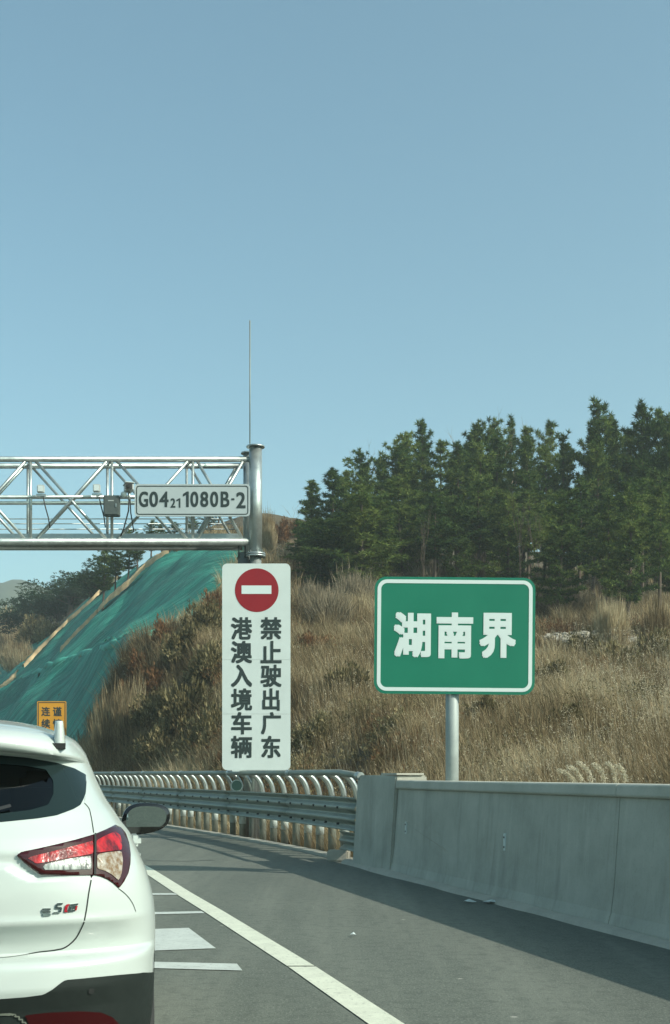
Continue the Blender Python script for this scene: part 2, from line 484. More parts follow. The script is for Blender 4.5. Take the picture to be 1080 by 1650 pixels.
CP = []
for px, py, Y in [
    (960, 1230, 19), (700, 1235, 22), (520, 1238, 27), (330, 1238, 33), (180, 1238, 46), (1300, 1235, 16),
    (900, 1205, 26), (1150, 1205, 24), (650, 1195, 30), (480, 1190, 34), (330, 1190, 38), (230, 1200, 43),
    (900, 1140, 38), (1100, 1130, 38), (650, 1120, 42), (480, 1110, 46), (330, 1090, 50), (400, 1040, 56),
    (960, 1040, 55), (1120, 1045, 53), (860, 1036, 57), (760, 1035, 57), (640, 1040, 56), (540, 1040, 57),
    (960, 1026, 62), (1120, 1030, 60), (860, 1025, 63), (480, 980, 66), (580, 985, 66), (680, 985, 68),
    (780, 975, 72), (900, 980, 72), (1060, 992, 70), (1250, 1000, 68), (1500, 1010, 60),
    (500, 930, 78), (620, 935, 80), (760, 930, 85), (900, 935, 88), (1060, 945, 88), (1300, 950, 88),
    (500, 890, 92), (700, 900, 105), (1000, 905, 110), (1300, 910, 110),
    (445, 905, 80), (450, 846, 93), (480, 842, 95), (430, 850, 93), (405, 870, 86),
    (450, 862, 112), (500, 870, 125), (800, 900, 140),
    (385, 886, 78), (290, 889, 86), (340, 884, 82), (350, 930, 70), (330, 1000, 60), (375, 960, 63),
    (250, 903, 92), (185, 941, 106), (100, 1012, 128), (30, 1062, 150), (-60, 1110, 175),
    (245, 1037, 57), (160, 1062, 68), (80, 1087, 84), (0, 1125, 104), (-80, 1155, 124),
    (250, 1024, 65), (160, 1046, 81), (80, 1070, 102), (0, 1106, 126),
    (220, 970, 82), (150, 1008, 97), (80, 1044, 119), (300, 950, 74), (262, 998, 69),
    (190, 1085, 54), (140, 1175, 47), (60, 1150, 71), (0, 1180, 90), (110, 1115, 67), (-60, 1200, 100), (200, 1130, 49),
    (260, 925, 120), (150, 960, 135), (50, 1010, 175), (0, 1010, 200), (-80, 1080, 210)]:
    v = at(px, py, Y); CP.append((v.x, v.y, v.z))
for q in [(9, 5, 1.6), (20, 5, 4), (30, 12, 7), (35, 30, 8), (45, 60, 12), (14, 14, 2.2), (60, 90, 18), (40, 150, 18),
          (-40, 60, 0), (-60, 90, 0), (0, 200, 16), (80, 150, 18), (-60, 220, 12), (12, -10, 2)]:
    CP.append(q)
CP = np.array(CP)
S_ = 50.0
def _tps(d2):
    return 0.5 * d2 * np.log(d2 + 1e-12)
P_ = CP[:, :2] / S_
K = _tps(((P_[:, None] - P_[None]) ** 2).sum(-1)) + np.eye(len(P_)) * 2e-4
A = np.zeros((len(P_) + 3,) * 2); A[:len(P_), :len(P_)] = K
A[:len(P_), -3:] = np.c_[np.ones(len(P_)), P_]; A[-3:, :len(P_)] = A[:len(P_), -3:].T
SOL = np.linalg.solve(A, np.r_[CP[:, 2], 0, 0, 0])

def _hash(ix, iy, s):
    h = np.sin(ix * 127.1 + iy * 311.7 + s * 74.7) * 43758.5453
    return h - np.floor(h)
def vnoise(x, y, s=0):
    x = np.asarray(x, float); y = np.asarray(y, float)
    ix = np.floor(x); iy = np.floor(y); fx = x - ix; fy = y - iy
    fx = fx * fx * (3 - 2 * fx); fy = fy * fy * (3 - 2 * fy)
    a = _hash(ix, iy, s); b = _hash(ix + 1, iy, s); c = _hash(ix, iy + 1, s); d = _hash(ix + 1, iy + 1, s)
    return (a + (b - a) * fx) + ((c + (d - c) * fx) - (a + (b - a) * fx)) * fy

def T(x, y):
    """height of the hill at plan position x, y"""
    x = np.asarray(x, float); y = np.asarray(y, float)
    sh = x.shape; xf = x.ravel(); yf = y.ravel(); out = np.empty(xf.shape)
    for i in range(0, len(xf), 20000):
        q = np.c_[xf[i:i + 20000], yf[i:i + 20000]] / S_
        k = _tps(((q[:, None] - P_[None]) ** 2).sum(-1))
        out[i:i + 20000] = k @ SOL[:-3] + SOL[-3] + q @ SOL[-2:]
    d = (xf - edge(yf)) * 0.95
    t = np.clip((d - 0.5) / 7.0, 0, 1); t = t * t * (3 - 2 * t)
    out = np.clip(out, -0.5, 30)
    z = out * t + (-0.35) * (1 - t)
    z += t * ((vnoise(xf / 3, yf / 3, 1) - .5) * 0.5 + (vnoise(xf / 1.1, yf / 1.1, 2) - .5) * 0.22)
    return z.reshape(sh)

def hit(px, py, y0=14, y1=260):
    """plan point where the line of sight through a pixel meets the hill"""
    Y = np.arange(y0, y1, 0.25)
    X = (px - 540) / FP * Y; Z = HC - (py - HOR) / FP * Y
    g = T(X, Y) - Z
    k = np.nonzero(g > 0)[0]
    if len(k) == 0: return None
    k = max(k[0], 1)
    t = g[k - 1] / (g[k - 1] - g[k]) if g[k - 1] < 0 else 0
    yy = Y[k - 1] + 0.25 * t
    return Vector(((px - 540) / FP * yy, yy, float(T(np.array([(px - 540) / FP * yy]), np.array([yy]))[0])))

def struct(o): o['kind'] = 'structure'; return o

# the ground reaching the horizon
g = MB(); g.add([(-3000, -300, -0.7), (3000, -300, -0.7), (3000, 5000, -0.7), (-3000, 5000, -0.7)], [(0, 1, 2, 3)])
struct(g.build('ground', M['soil']))
# the hill
ys = np.r_[np.arange(-80, 14, 2.0), np.arange(14, 70, 0.55), np.arange(70, 150, 1.1), np.arange(150, 262, 4)]
us = np.r_[np.linspace(0, 6, 10), np.linspace(6.6, 60, 110), np.linspace(62, 160, 40)]
gy, gu = np.meshgrid(ys, us, indexing='ij')
gx = edge(gy) + gu + 0.25
gz = T(gx, gy)
nu = len(us)
idx = np.arange(len(ys) * nu).reshape(len(ys), nu)
Fh = np.stack([idx[:-1, :-1], idx[:-1, 1:], idx[1:, 1:], idx[1:, :-1]], -1).reshape(-1, 4)
hill = link(bpy.data.objects.new('hillside', np_mesh('hillside', np.stack([gx, gy, gz], -1).reshape(-1, 3), Fh, M['soil'])))
struct(hill)
# far hills
def ridge(name, Y, pts, depth):
    V = []; Fc = []
    xs = np.linspace(pts[0][0], pts[-1][0], 160)
    zz = np.interp(xs, [q[0] for q in pts], [q[1] for q in pts])
    zz = zz + (vnoise(xs / 40, xs * 0, 5) - .5) * 10 + (vnoise(xs / 9, xs * 0, 6) - .5) * 3
    rows = 12
    for j in range(rows):
        t = j / (rows - 1)
        for x, z in zip(xs, zz):
            prof = math.sin(math.pi * t) ** 0.8
            V.append((x, Y + depth * (t - 0.5) + 12 * float(vnoise(x / 30, j)), -0.7 + (z + 0.7) * prof))
    n = len(xs)
    ii = np.arange(rows * n).reshape(rows, n)
    Fq = np.stack([ii[:-1, :-1], ii[:-1, 1:], ii[1:, 1:], ii[1:, :-1]], -1).reshape(-1, 4)
    return struct(link(bpy.data.objects.new(name, np_mesh(name, V, Fq, M['hill']))))
ridge('far_hill', 640, [(-520, 60), (-330, 88), (-250, 96), (-180, 97), (-120, 92), (60, 70), (300, 40)], 300)

# road sheet
ry = np.arange(-90, 150, 1.0)
V = []; 
for y in ry:
    e = float(edge(y)); V += [(e + 0.15, y, 0), (e - 22, y, 0)]
V = np.array(V); n = len(ry)
Fr = np.array([(2 * i, 2 * i + 2, 2 * i + 3, 2 * i + 1) for i in range(n - 1)])
struct(link(bpy.data.objects.new('road', np_mesh('road', V, Fr, M['asphalt'], False))))

# painted markings
LY = [-10, 0, 6.95, 9.0, 12.67, 14.4, 17.9, 24, 32, 42, 55, 75]
LX = [4.67, 2.1, .281, -.243, -1.25, -1.74, -2.69, -4.45, -7.3, -11.3, -16.8, -27]
def strip(name, ya, yb, off, w, z, mat, step=0.5):
    yy = np.linspace(ya, yb, int((yb - ya) / step) + 2); xx = np.interp(yy, LY, LX) + off
    V = []
    for x, y in zip(xx, yy): V += [(x - w / 2, y, z), (x + w / 2, y, z)]
    Fq = np.array([(2 * i, 2 * i + 1, 2 * i + 3, 2 * i + 2) for i in range(len(yy) - 1)])
    return struct(link(bpy.data.objects.new(name, np_mesh(name, np.array(V), Fq, mat, False))))
yj = gnd(486, 1558).y
strip('edge_line', -10, yj - 0.02, 0, 0.2, 0.006, M['line'])
strip('edge_line', yj + 0.02, 75, 0, 0.2, 0.006, M['line'])
strip('lane_line', -10, 2, -3.75, 0.15, 0.006, M['mark'])
strip('lane_line', 20, 26, -3.75, 0.15, 0.006, M['mark'])
strip('lane_line', 35, 41, -3.75, 0.15, 0.006, M['mark'])
for pts in ([(236, 1387), (300, 1388), (345, 1386)],):
    P2 = [gnd(*q) for q in pts]; g = MB(); V = []
    for i, q in enumerate(P2):
        d_ = (P2[min(i + 1, len(P2) - 1)] - P2[max(i - 1, 0)]).normalized(); n_ = Vector((d_.y, -d_.x, 0)) * .022
        V += [(q.x - n_.x, q.y - n_.y, .004), (q.x + n_.x, q.y + n_.y, .004)]
    g.add(V, [(2 * i, 2 * i + 1, 2 * i + 3, 2 * i + 2) for i in range(len(P2) - 1)]); struct(g.build('tar_seam', plain('tar', (.022, .024, .022), .6)))
for quad in ([(226, 1440), (284, 1440), (287, 1442.6), (226, 1442.6)],
             [(226, 1471), (325, 1469), (330, 1472.2), (226, 1474.6)],
             [(215, 1499), (304, 1496), (348, 1529), (215, 1534)],
             [(205, 1550), (382, 1554), (391, 1565), (205, 1560)]):
    g = MB(); g.add([(gnd(*q).x, gnd(*q).y, 0.006) for q in quad], [(0, 1, 2, 3)])
    struct(g.build('road_marking', M['mark']))

# ------------------------------------------------------------------ concrete barrier
wd = Vector((-0.27, 1.0)).normalized(); wnrm = Vector((wd.y, -wd.x))   # along the road, away from the road
def wall_pt(y, off, z):
    x = 0.85 - 0.27 * (y - 17.0)
    return (x + wnrm.x * off, y + wnrm.y * off, z)
bar = empty('concrete_barrier', (float(edge(12)), 12, 0), 0,
            'grey concrete barrier wall with pale coping and dark stains, in front of the green sign', 'barrier')
def inv(o, parent):
    o.parent = parent; o.matrix_parent_inverse = Matrix.Translation(-Vector(parent.location)) if parent.rotation_euler.z == 0 else parent.matrix_world.inverted()
def loft_wall(prof, ya, yb, name, mat, seg=1, slope=0.0):
    g = MB(); k = len(prof); V = []
    yy = [ya + (yb - ya) * i / seg for i in range(seg + 1)]
    for y in yy: V += [wall_pt(y, o, z) for o, z in prof]
    Fc = []
    for i in range(seg):
        for j in range(k):
            j2 = (j + 1) % k
            Fc.append((i * k + j, i * k + j2, (i + 1) * k + j2, (i + 1) * k + j))
    Fc += [tuple(range(k)), tuple(reversed(range(seg * k, seg * k + k)))]
    g.add(V, Fc)
    o = g.build(name, mat, None, None, 0.005)
    inv(o, bar)
    return o
prof = [(0.0, -0.1), (0.0, 0.06), (0.03, 0.16), (0.06, 0.40), (0.12, 1.19), (0.50, 1.19), (0.55, -0.1)]
cope = [(0.09, 1.192), (0.075, 1.21), (0.08, 1.295), (0.10, 1.31), (0.51, 1.31), (0.53, 1.29), (0.53, 1.192)]
seams = [-60.0, -50.0, -40.0, -30.0, -20.0, -9.0, -3.0, 1.0, 5.2, 7.6, 11.1, 17.3]
for a, b in zip(seams[:-1], seams[1:]):
    loft_wall(prof, a + 0.003, b - 0.003, 'wall_segment', M['concrete'])
    loft_wall(cope, a + 0.002, b - 0.002, 'coping', M['coping'])
# the taller end block that the guardrail runs into
g = MB()
blk = [(17.32, 0.02, 0.55), (18.0, -0.03, 0.55), (19.0, -0.03, 0.50)]
V = []
for y, o0, o1 in blk:
    V += [wall_pt(y, o0 - 0.03, -0.1), wall_pt(y, o0, 0.25), wall_pt(y, o0 + 0.07, 1.38 if y > 17.5 else 1.37), wall_pt(y, o1, 1.38), wall_pt(y, o1, -0.1)]
Fc = []
for i in range(2):
    for j in range(5):
        j2 = (j + 1) % 5; Fc.append((i * 5 + j, i * 5 + j2, i * 5 + 5 + j2, i * 5 + 5 + j))
Fc += [(0, 1, 2, 3, 4), (14, 13, 12, 11, 10)]
g.add(V, Fc); o = g.build('end_block', M['concrete'], None, None, 0.02); inv(o, bar)
o = loft_wall([(0.09, 1.383), (0.09, 1.41), (0.5, 1.41), (0.5, 1.383)], 17.3, 18.0, 'block_cap', M['coping'])
# delineator plates on the wall face
for px, py, h in ((821, 1357, 28), (650.5, 1334, 20)):
    Y = {821: 13.55, 650.5: 16.85, 1330: 7.9}[px]
    c = wall_pt(Y, 0.085, 0); zc = HC - (py - HOR) / FP * c[1]
    g = MB(); hh = h / FP * Y
    a = math.atan2(wd.y, wd.x)
    g.box((c[0], c[1], zc), (0.055, 0.03, hh), a)
    o = g.build('reflector_plate', M['signwhite'], None, None, 0.004); inv(o, bar)
    for sg in (.28, -.28):
        g = MB(); g.box((c[0] - wnrm.x * 0.019, c[1] - wnrm.y * 0.019, zc + hh * sg), (0.018, 0.006, 0.018), a)
        o = g.build('plate_bolt', M['black'], None); inv(o, bar)
# rough cement footing line at the base of the wall
g = MB()
fy = np.arange(-60, 19.5, 0.35); V = []
for y in fy:
    w = 0.07 + 0.05 * float(vnoise(y * 1.3, 0, 3)); hgt = 0.025 + 0.03 * float(vnoise(y * 2, 4, 3))
    V += [wall_pt(y, -w - 0.03, 0.001), wall_pt(y, -w, hgt), wall_pt(y, 0.03, hgt + .02)]
g.add(V, [(3 * i + j, 3 * i + j + 1, 3 * i + j + 4, 3 * i + j + 3) for i in range(len(fy) - 1) for j in (0, 1)], True)
o = g.build('cement_footing', M['kerb']); inv(o, bar)

# ------------------------------------------------------------------ guardrail
def rp(y, off, z):
    e0, e1 = float(edge(y - .3)), float(edge(y + .3))
    d = Vector((e1 - e0, 0.6)).normalized()
    return Vector((float(edge(y)) + d.y * off, y - d.x * off, z))
gr = empty('guardrail', (float(edge(22)), 22, 0), 0,
           'curving steel guardrail with wave beam and arched posts, left of the concrete barrier', 'guardrail')
ysr = [19.35]
while ysr[-1] < 72: ysr.append(ysr[-1] + 0.70)
bolt_y = []
for i, y in enumerate(ysr[1:]):
    g = MB()
    arc = [rp(y, 0.36, -0.1), rp(y, 0.36, 0.95)]
    for k in range(1, 9):
        a = R(90 * k / 8); arc.append(rp(y, 0.36 - 0.31 * (1 - math.cos(a)), 0.95 + 0.45 * math.sin(a)))
    if y < 40:
        g2 = MB(); g2.tube(arc[1:], 0.047 if i % 2 else 0.052, 12); o = g2.build('arched_bracket', M['arc']); inv(o, gr)
        g.tube(arc[:2], 0.072, 12); o = g.build('post', M['postg']); inv(o, gr)
        g = MB(); q = rp(y, 0.215, 0.72); g.box(q, (0.16, 0.12, 0.2), math.atan2(1, float(edge(y + .3) - edge(y - .3)) / .6)); 
        o = g.build('spacer_block', M['postg']); inv(o, gr)
        if i % 3 == 1 or i in (3, 6, 11, 17):
            g = MB(); g.tube([rp(y, 0.36, 0.31), rp(y, 0.36, 0.62)], 0.0765, 12); o = g.build('reflective_sleeve', M['sleeve']); inv(o, gr)
    else:
        g.tube(arc, 0.045, 6); o = g.build('post', M['arc']); inv(o, gr)
# top pipe
y0 = 18.95; k = 0
pp = [y0 + 0.0] + list(np.arange(20.0, 73, 1.0))
for a in range(0, len(pp) - 1, 4):
    seg = pp[a:a + 5]
    if len(seg) < 2: break
    pts = []
    for y in seg:
        pts.append(rp(y, 0.05, 1.42 if y > 19.5 else 1.37))
    g = MB(); g.tube(pts, 0.052, 12); o = g.build('top_pipe', M['rail']); inv(o, gr)
    g = MB(); g.tube([pts[0] - (pts[1] - pts[0]).normalized() * .07, pts[0] + (pts[1] - pts[0]).normalized() * .12], 0.060, 12); o = g.build('pipe_sleeve', M['galv']); inv(o, gr)
# three-wave beam
def beam(ya, yb, zc, hgt, off, waves, name):
    g = MB(); yy = np.arange(ya, yb + 1e-3, 0.5)
    if len(yy) < 2: yy = np.array([ya, yb])
    K = waves * 8
    V = []
    for y in yy:
        for j in range(K + 1):
            t = j / K
            V.append(rp(float(y), off - 0.040 * math.cos(2 * math.pi * waves * t) * (1 if 0.02 < t < 0.98 else 0.8), zc + hgt * (t - 0.5)))
    n = K + 1
    Fc = [(i * n + j, i * n + j + 1, (i + 1) * n + j + 1, (i + 1) * n + j) for i in range(len(yy) - 1) for j in range(K)]
    g.add(V, Fc, True)
    me = g.build(name, M['rail'])
    md = me.modifiers.new('s', 'SOLIDIFY'); md.thickness = 0.006
    inv(me, gr)
yb = 19.15
while yb < 70:
    beam(yb + 0.0, yb + 4.0, 0.77, 0.53, 0.07 - (0.006 if int(yb) % 8 < 4 else 0), 3, 'wave_beam'); yb += 4.0
beam(19.15, 20.4, 0.33, 0.30, 0.12, 2, 'lower_beam')
for i, y in enumerate(ysr[1:26]):
    g = MB()
    for z in (0.60, 0.77 + .09, ):
        q = rp(y, 0.025, z); g.box(q, (0.05, 0.04, 0.035), math.atan2(1, float(edge(y + .3) - edge(y - .3)) / .6))
        o = g.build('beam_bolt', M['black']); inv(o, gr); g = MB()
# round green delineator fixed on the beam
q = rp(26.5, 0.06, 1.15)
g = MB(); g.tube([q, q + Vector((0, .03, 0))], 0.13, 20); o = g.build('delineator_rim', M['galv']); inv(o, gr)
g = MB(); g.tube([q - Vector((0, .006, 0)), q], 0.11, 20); o = g.build('delineator_lens', plain('green_delineator', (0.06, 0.13, 0.10), .5)); inv(o, gr)
# kerb below the rail
g = MB(); V = []
fy = np.arange(19.3, 75, 0.6)
for y in fy:
    V += [rp(y, 0.06, -0.1), rp(y, 0.06, 0.05), rp(y, 0.24, 0.055), rp(y, 0.24, -0.1)]
g.add(V, [(4 * i + j, 4 * i + (j + 1) % 4, 4 * i + 4 + (j + 1) % 4, 4 * i + 4 + j) for i in range(len(fy) - 1) for j in range(4)] + [(0, 1, 2, 3)])
struct(g.build('kerb', M['kerb']))
# pale plastic box on the verge by the beam's end
g = MB(); g.box((.06, 19.9, .09), (0.34, 0.24, 0.18), -0.2)
o = g.build('concrete_block', M['kerb'], None, None, 0.02); tag(o, 'short tan concrete block at the foot of the guardrail end beside the barrier', 'block')

# ------------------------------------------------------------------ gantry
GY = 27.0; GS = FP / GY
def gp(px, py, Y=GY): return at(px, py, Y)
ga = empty('overhead_gantry', (gp(412, 1247).x, GY, 0), 0,
           'galvanised steel lattice gantry over the road on round columns with a thin antenna mast', 'gantry')
DV = Vector((-0.35, 1.0, 0)).normalized() * 0.62
def gpart(g, name, mat):
    o = g.build(name, mat); inv(o, ga); return o
cx = gp(412, 1247).x
XL = -21.0
for dx, base in ((0, cx), (0, XL)):
    for front in (True, False):
        q = Vector((base, GY, 0)) if front else Vector((base, GY, 0)) + Vector((-0.19, 0.55, 0))
        top = 8.50
        g = MB(); g.tube([(q.x, q.y, 6.2), (q.x, q.y, top)], 0.142 if front else 0.12, 24); gpart(g, 'column', M['galv'])
        g = MB(); g.tube([(q.x, q.y, -0.1), (q.x, q.y, 6.12)], 0.125 if front else 0.11, 24); gpart(g, 'lower_column', M['galv'])
        g = MB(); g.tube([(q.x, q.y, top), (q.x, q.y, top + 0.03)], 0.2 if front else 0.17, 24); gpart(g, 'column_cap', M['galv'])
        g = MB(); g.tube([(q.x, q.y, 6.12), (q.x, q.y, 6.155)], 0.215, 24); g.tube([(q.x, q.y, 6.165), (q.x, q.y, 6.2)], 0.215, 24)
        gpart(g, 'flange', M['galv'])
        for k in range(8):
            a = k * math.pi / 4 + .2
            g = MB(); g.tube([(q.x + .185 * math.cos(a), q.y + .185 * math.sin(a), 6.09), (q.x + .185 * math.cos(a), q.y + .185 * math.sin(a), 6.25)], 0.014, 6)
            gpart(g, 'flange_bolt', M['darkbox'])
zt, zm, zb = 1.4 + (1247 - 740) / GS, 1.4 + (1247 - 801) / GS, 1.4 + (1247 - 873) / GS
xr = cx - 0.12
def tub(a, b, r, name='brace', n=10, mat='galv'):
    g = MB(); g.tube([a, b], r, n); return gpart(g, name, M[mat])
for k, off in enumerate((Vector((0, 0, 0)), DV)):
    for z, r, nm in ((zt, 0.060, 'top_chord'), (zm, 0.042, 'middle_chord'), (zb, 0.082, 'bottom_chord')):
        tub(Vector((XL, GY, z)) + off, Vector((xr, GY, z)) + off, r, nm, 14)
nodes = [gp(x, 0).x for x in (399, 311, 180.5, 49.5)]
while nodes[-1] > XL + 1: nodes.append(nodes[-1] - 1.77)
for off, sc in ((Vector((0, 0, 0)), 1.0), (DV, 0.9)):
    for i in range(1, len(nodes)):
        tub(Vector((nodes[i], GY, zb)) + off, Vector((nodes[i], GY, zt)) + off, 0.033 * sc, 'vertical_strut')
    for i in range(len(nodes) - 1):
        a, b = nodes[i], nodes[i + 1]
        s = 0.07
        tub(Vector((a - s, GY + .003, zb)) + off, Vector((b + s, GY + .003, zt)) + off, 0.034 * sc, 'diagonal_brace')
        tub(Vector((b + s, GY - .003, zb)) + off, Vector((a - s, GY - .003, zt)) + off, 0.034 * sc, 'diagonal_brace')
for x in nodes:
    for z in (zt, zb): tub(Vector((x, GY, z)), Vector((x, GY, z)) + DV, 0.03, 'cross_strut', 8)
# toe boards and deck of the inspection walkway
for i in range(len(nodes) - 1):
    a, b = nodes[i], nodes[i + 1]
    g = MB(); q = Vector(((a + b) / 2, GY, zb + 0.15)) + DV * 0.9
    g.box(q, (abs(a - b) - 0.01, 0.012, 0.26)); gpart(g, 'toe_board', M['galv'])
    g = MB(); q = Vector(((a + b) / 2, GY, zb + 0.03)) + DV * 0.5
    g.box(q, (abs(a - b) - 0.01, 0.42, 0.03)); gpart(g, 'deck_plate', M['galv'])
for py in (825, 833, 842, 853):
    z = 1.4 + (1247 - py) / GS
    tub(Vector((XL, GY, z)) + DV * 1.25, Vector((xr - .1, GY, z)) + DV * 1.25, 0.012, 'handrail_wire', 6)
# antenna mast
q = gp(403, 720); tub(Vector((q.x, GY - .02, 8.2)), Vector((q.x, GY - .02, 1.4 + (1247 - 517) / GS)), 0.014, 'antenna_mast', 6, 'postg')
# clamp below the chord
g = MB(); q = gp(391, 897); g.box((q.x, GY + .2, q.z), (0.22, 0.2, 0.24)); g.tube([(q.x - .09, GY + .1, q.z), (q.x - .09, GY + .1, zb)], 0.02, 6)
g.tube([(q.x + .05, GY + .1, q.z), (q.x + .05, GY + .1, zb)], 0.02, 6); gpart(g, 'junction_clamp', M['darkbox'])

# number board on the gantry
def board(name, px0, py0, px1, py1, Y, mat, label, cat, rad, th=0.03):
    a, b = at(px0, py1, Y), at(px1, py0, Y)
    root = empty(name, ((a.x + b.x) / 2, Y, a.z), 0, label, cat)
    w, h = b.x - a.x, b.z - a.z
    g = MB(); g.prism(rrect(-w / 2, 0, w / 2, h, rad), 0, th); g.build('panel', mat, root)
    def loc(px, py): q = at(px, py, Y); return q.x - root.location.x, q.z - root.location.z
    return root, w, h, loc
nb, w, h, loc = board('gantry_number_board', 217, 780, 403, 832, 26.75, M['signgrey'],
                      'long pale rounded board with black code G0421 1080B-2 fixed on the gantry', 'sign', 0.075)
g = MB(); ring_prism(g, rrect(-w / 2 + .035, .035, w / 2 - .035, h - .035, 0.06), rrect(-w / 2 + .055, .055, w / 2 - .055, h - .055, 0.045), -0.004, -0.001)
g.build('border', M['blacktext'], nb)
def tpx(s, x0, y0, x1, y1, root, loc, mat, bold, y=-0.005, name='lettering', shear=0.0):
    a = loc(x0, y1); b = loc(x1, y0)
    return text_obj(s, (a[0], a[1], b[0], b[1]), y, M[mat], root, bold, name, shear=shear)
for s, x0, y0, x1, y1 in (("G", 224, 792, 239, 817), ("0", 241, 792, 255, 817), ("4", 257, 792, 272, 817),
                          ("2", 275, 803, 283, 818), ("1", 284.5, 803, 291, 818),
                          ("1", 295, 792, 304.5, 817), ("0", 307, 792, 320, 817), ("8", 323, 792, 336, 817), ("0", 339, 792, 352, 817),
                          ("B", 356, 792, 370, 817), ("-", 373, 803, 378, 806), ("2", 381, 793, 396, 819)):
    tpx(s, x0, y0, x1, y1, nb, loc, 'blacktext', 0.028)

# devices on the gantry
def device(name, px, py, w, h, d, mat, label, cat, Y=26.8):
    q = at(px, py, Y); r = empty(name, q, 0, label, cat)
    g = MB(); g.box((0, 0, 0), (w, d, h)); g.build('housing', M[mat], r, None, 0.012)
    return r
r = device('equipment_cabinet', 180.5, 816, 0.33, 0.43, 0.22, 'darkbox', 'dark rectangular equipment cabinet hung on the middle of the gantry', 'cabinet', 26.78)
g = MB(); g.box((0, -.116, 0), (0.29, 0.01, 0.39)); g.build('door', M['darkbox'], r, None, 0.004)
g = MB(); g.box((.11, -.125, 0), (0.02, 0.02, 0.07)); g.build('handle', M['galv'], r)
g = MB(); g.box((0, -.123, .1), (0.12, 0.004, 0.02)); g.build('nameplate', M['greybox'], r)
for px, py, lab in ((66, 788, 'small pale floodlight on the gantry, far left in the bright bay'), (156, 787, 'small pale floodlight on the gantry just left of the dark cabinet')):
    r = device('floodlight', px, py, 0.15, 0.17, 0.10, 'greybox', lab, 'floodlight')
    g = MB(); g.box((0, -.053, 0), (0.11, 0.01, 0.12)); g.build('lens', plain('lamp_glass', (.6, .66, .64), .2), r)
    g = MB(); g.box((0, 0.02, -.13), (0.2, 0.05, 0.05)); g.tube([(0, 0.02, -.12), (0, .06, -.2)], 0.02, 6); g.build('mount', M['galv'], r)
    g = MB(); g.tube([(.03, .03, -.1), (.08, .05, -.35), (.14, .1, -.6), (.15, .2, -.8)], 0.014, 6); g.build('cable', M['wire'], r)
q = at(207, 787, 26.7)
r = empty('traffic_camera', q, 0, 'boxy surveillance camera with dark lens and white dome at the number board corner', 'camera')
g = MB(); g.box((0, 0.05, 0.02), (0.17, 0.34, 0.14), R(18)); g.build('housing', M['greybox'], r, None, 0.01)
g = MB(); g.box((0.03, -.125, 0.02), (0.15, 0.03, 0.12), R(18)); g.tube([(0.035, -.16, .02), (.03, -.13, .02)], 0.04, 12); g.build('lens', M['black'], r)
g = MB(); g.box((0, 0.05, 0.105), (0.2, 0.4, 0.012), R(18)); g.build('sunshield', M['signwhite'], r)
g = MB(); g.tube([(0, .1, -.05), (0, .1, -.22)], 0.03, 8); g.build('mount', M['galv'], r)
g = MB(); g.tube([(-.1, 0, -.2), (-.1, 0, -.13), (-.1, 0, -.09), (-.1, 0, -.07)], [.02, .065, .06, .02], 12); g.build('dome', M['signwhite'], r)
g = MB(); g.tube([(0, .1, -.2), (-.02, .14, -.45), (-.12, .18, -.8), (-.2, .2, -1.0)], 0.016, 6); g.tube([(0.02, .1, -.2), (.03, .14, -.5), (.09, .18, -.9)], 0.014, 6)
g.build('cable', M['wire'], r)

# ------------------------------------------------------------------ tall white no-entry sign
Y = 26.2
a, b = at(358.2, 1241, Y), at(468.2, 908, Y)
ws = empty('no_entry_sign', ((a.x + b.x) / 2, Y, 0), 0, 'tall white sign with red no-entry disc and two columns of black writing', 'sign')
def loc(px, py): q = at(px, py, Y); return q.x - ws.location.x, q.z
w2 = (b.x - a.x) / 2; z0, z1 = a.z, b.z
full = rrect(-w2, z0, w2, z1, 0.105, 5)
s1, s2 = loc(0, 1150.5)[1], loc(0, 1063)[1]
nq = 6
TL = [p for p in full if p[1] > (z0 + z1) / 2]; BL = [p for p in full if p[1] < (z0 + z1) / 2]
g = MB(); g.prism(TL + [(-w2, s2 + .002), (w2, s2 + .002)], 0, 0.025); g.build('panel', M['signwhite'], ws)
g = MB(); g.prism([(-w2, s1 + .002), (w2, s1 + .002), (w2, s2 - .002), (-w2, s2 - .002)], 0, 0.025); g.build('panel', M['signwhite'], ws)
g = MB(); g.prism([(w2, s1 - .002), (-w2, s1 - .002)] + BL, 0, 0.025); g.build('panel', M['signwhite'], ws)
c = loc(414, 951); rr = 35.2 * Y / FP
g = MB(); g.prism([(c[0] + rr * math.cos(2 * math.pi * k / 48), c[1] + rr * math.sin(2 * math.pi * k / 48)) for k in range(48)], -0.004, -0.001); g.build('red_disc', M['signred'], ws)
a_, b_ = loc(389.5, 957), loc(437.5, 943.5)
g = MB(); g.prism([(a_[0], a_[1]), (b_[0], a_[1]), (b_[0], b_[1]), (a_[0], b_[1])], -0.008, -0.005); g.build('white_bar', M['signtext'], ws)
for col, s in ((437.0, "禁止驶出广东"), (389.5, "港澳入境车辆")):
    for i, ch in enumerate(s):
        top = 994.5 + i * 38.2
        wd_ = {'广': 32, '东': 31, '出': 28, '车': 33}.get(ch, 34)
        tpx(ch, col - wd_ / 2, top, col + wd_ / 2, top + 36, ws, loc, 'blacktext', 0.030)
for z in (s1 - .5, s2, z1 - .5, z0 + .4):
    g = MB(); g.box((0, 0.05, z), (2 * w2 * .9, 0.04, 0.06)); g.build('back_rail', M['signback'], ws)
g = MB(); g.tube([(-.05, .14, -.2), (-.05, .14, z1 - .2)], 0.06, 14); g.build('post', M['galv'], ws)
g = MB(); g.box((loc(382, 1241)[0] + .05, .012, z0 - .012), (0.3, 0.02, 0.03)); g.build('lower_bracket', M['signwhite'], ws)

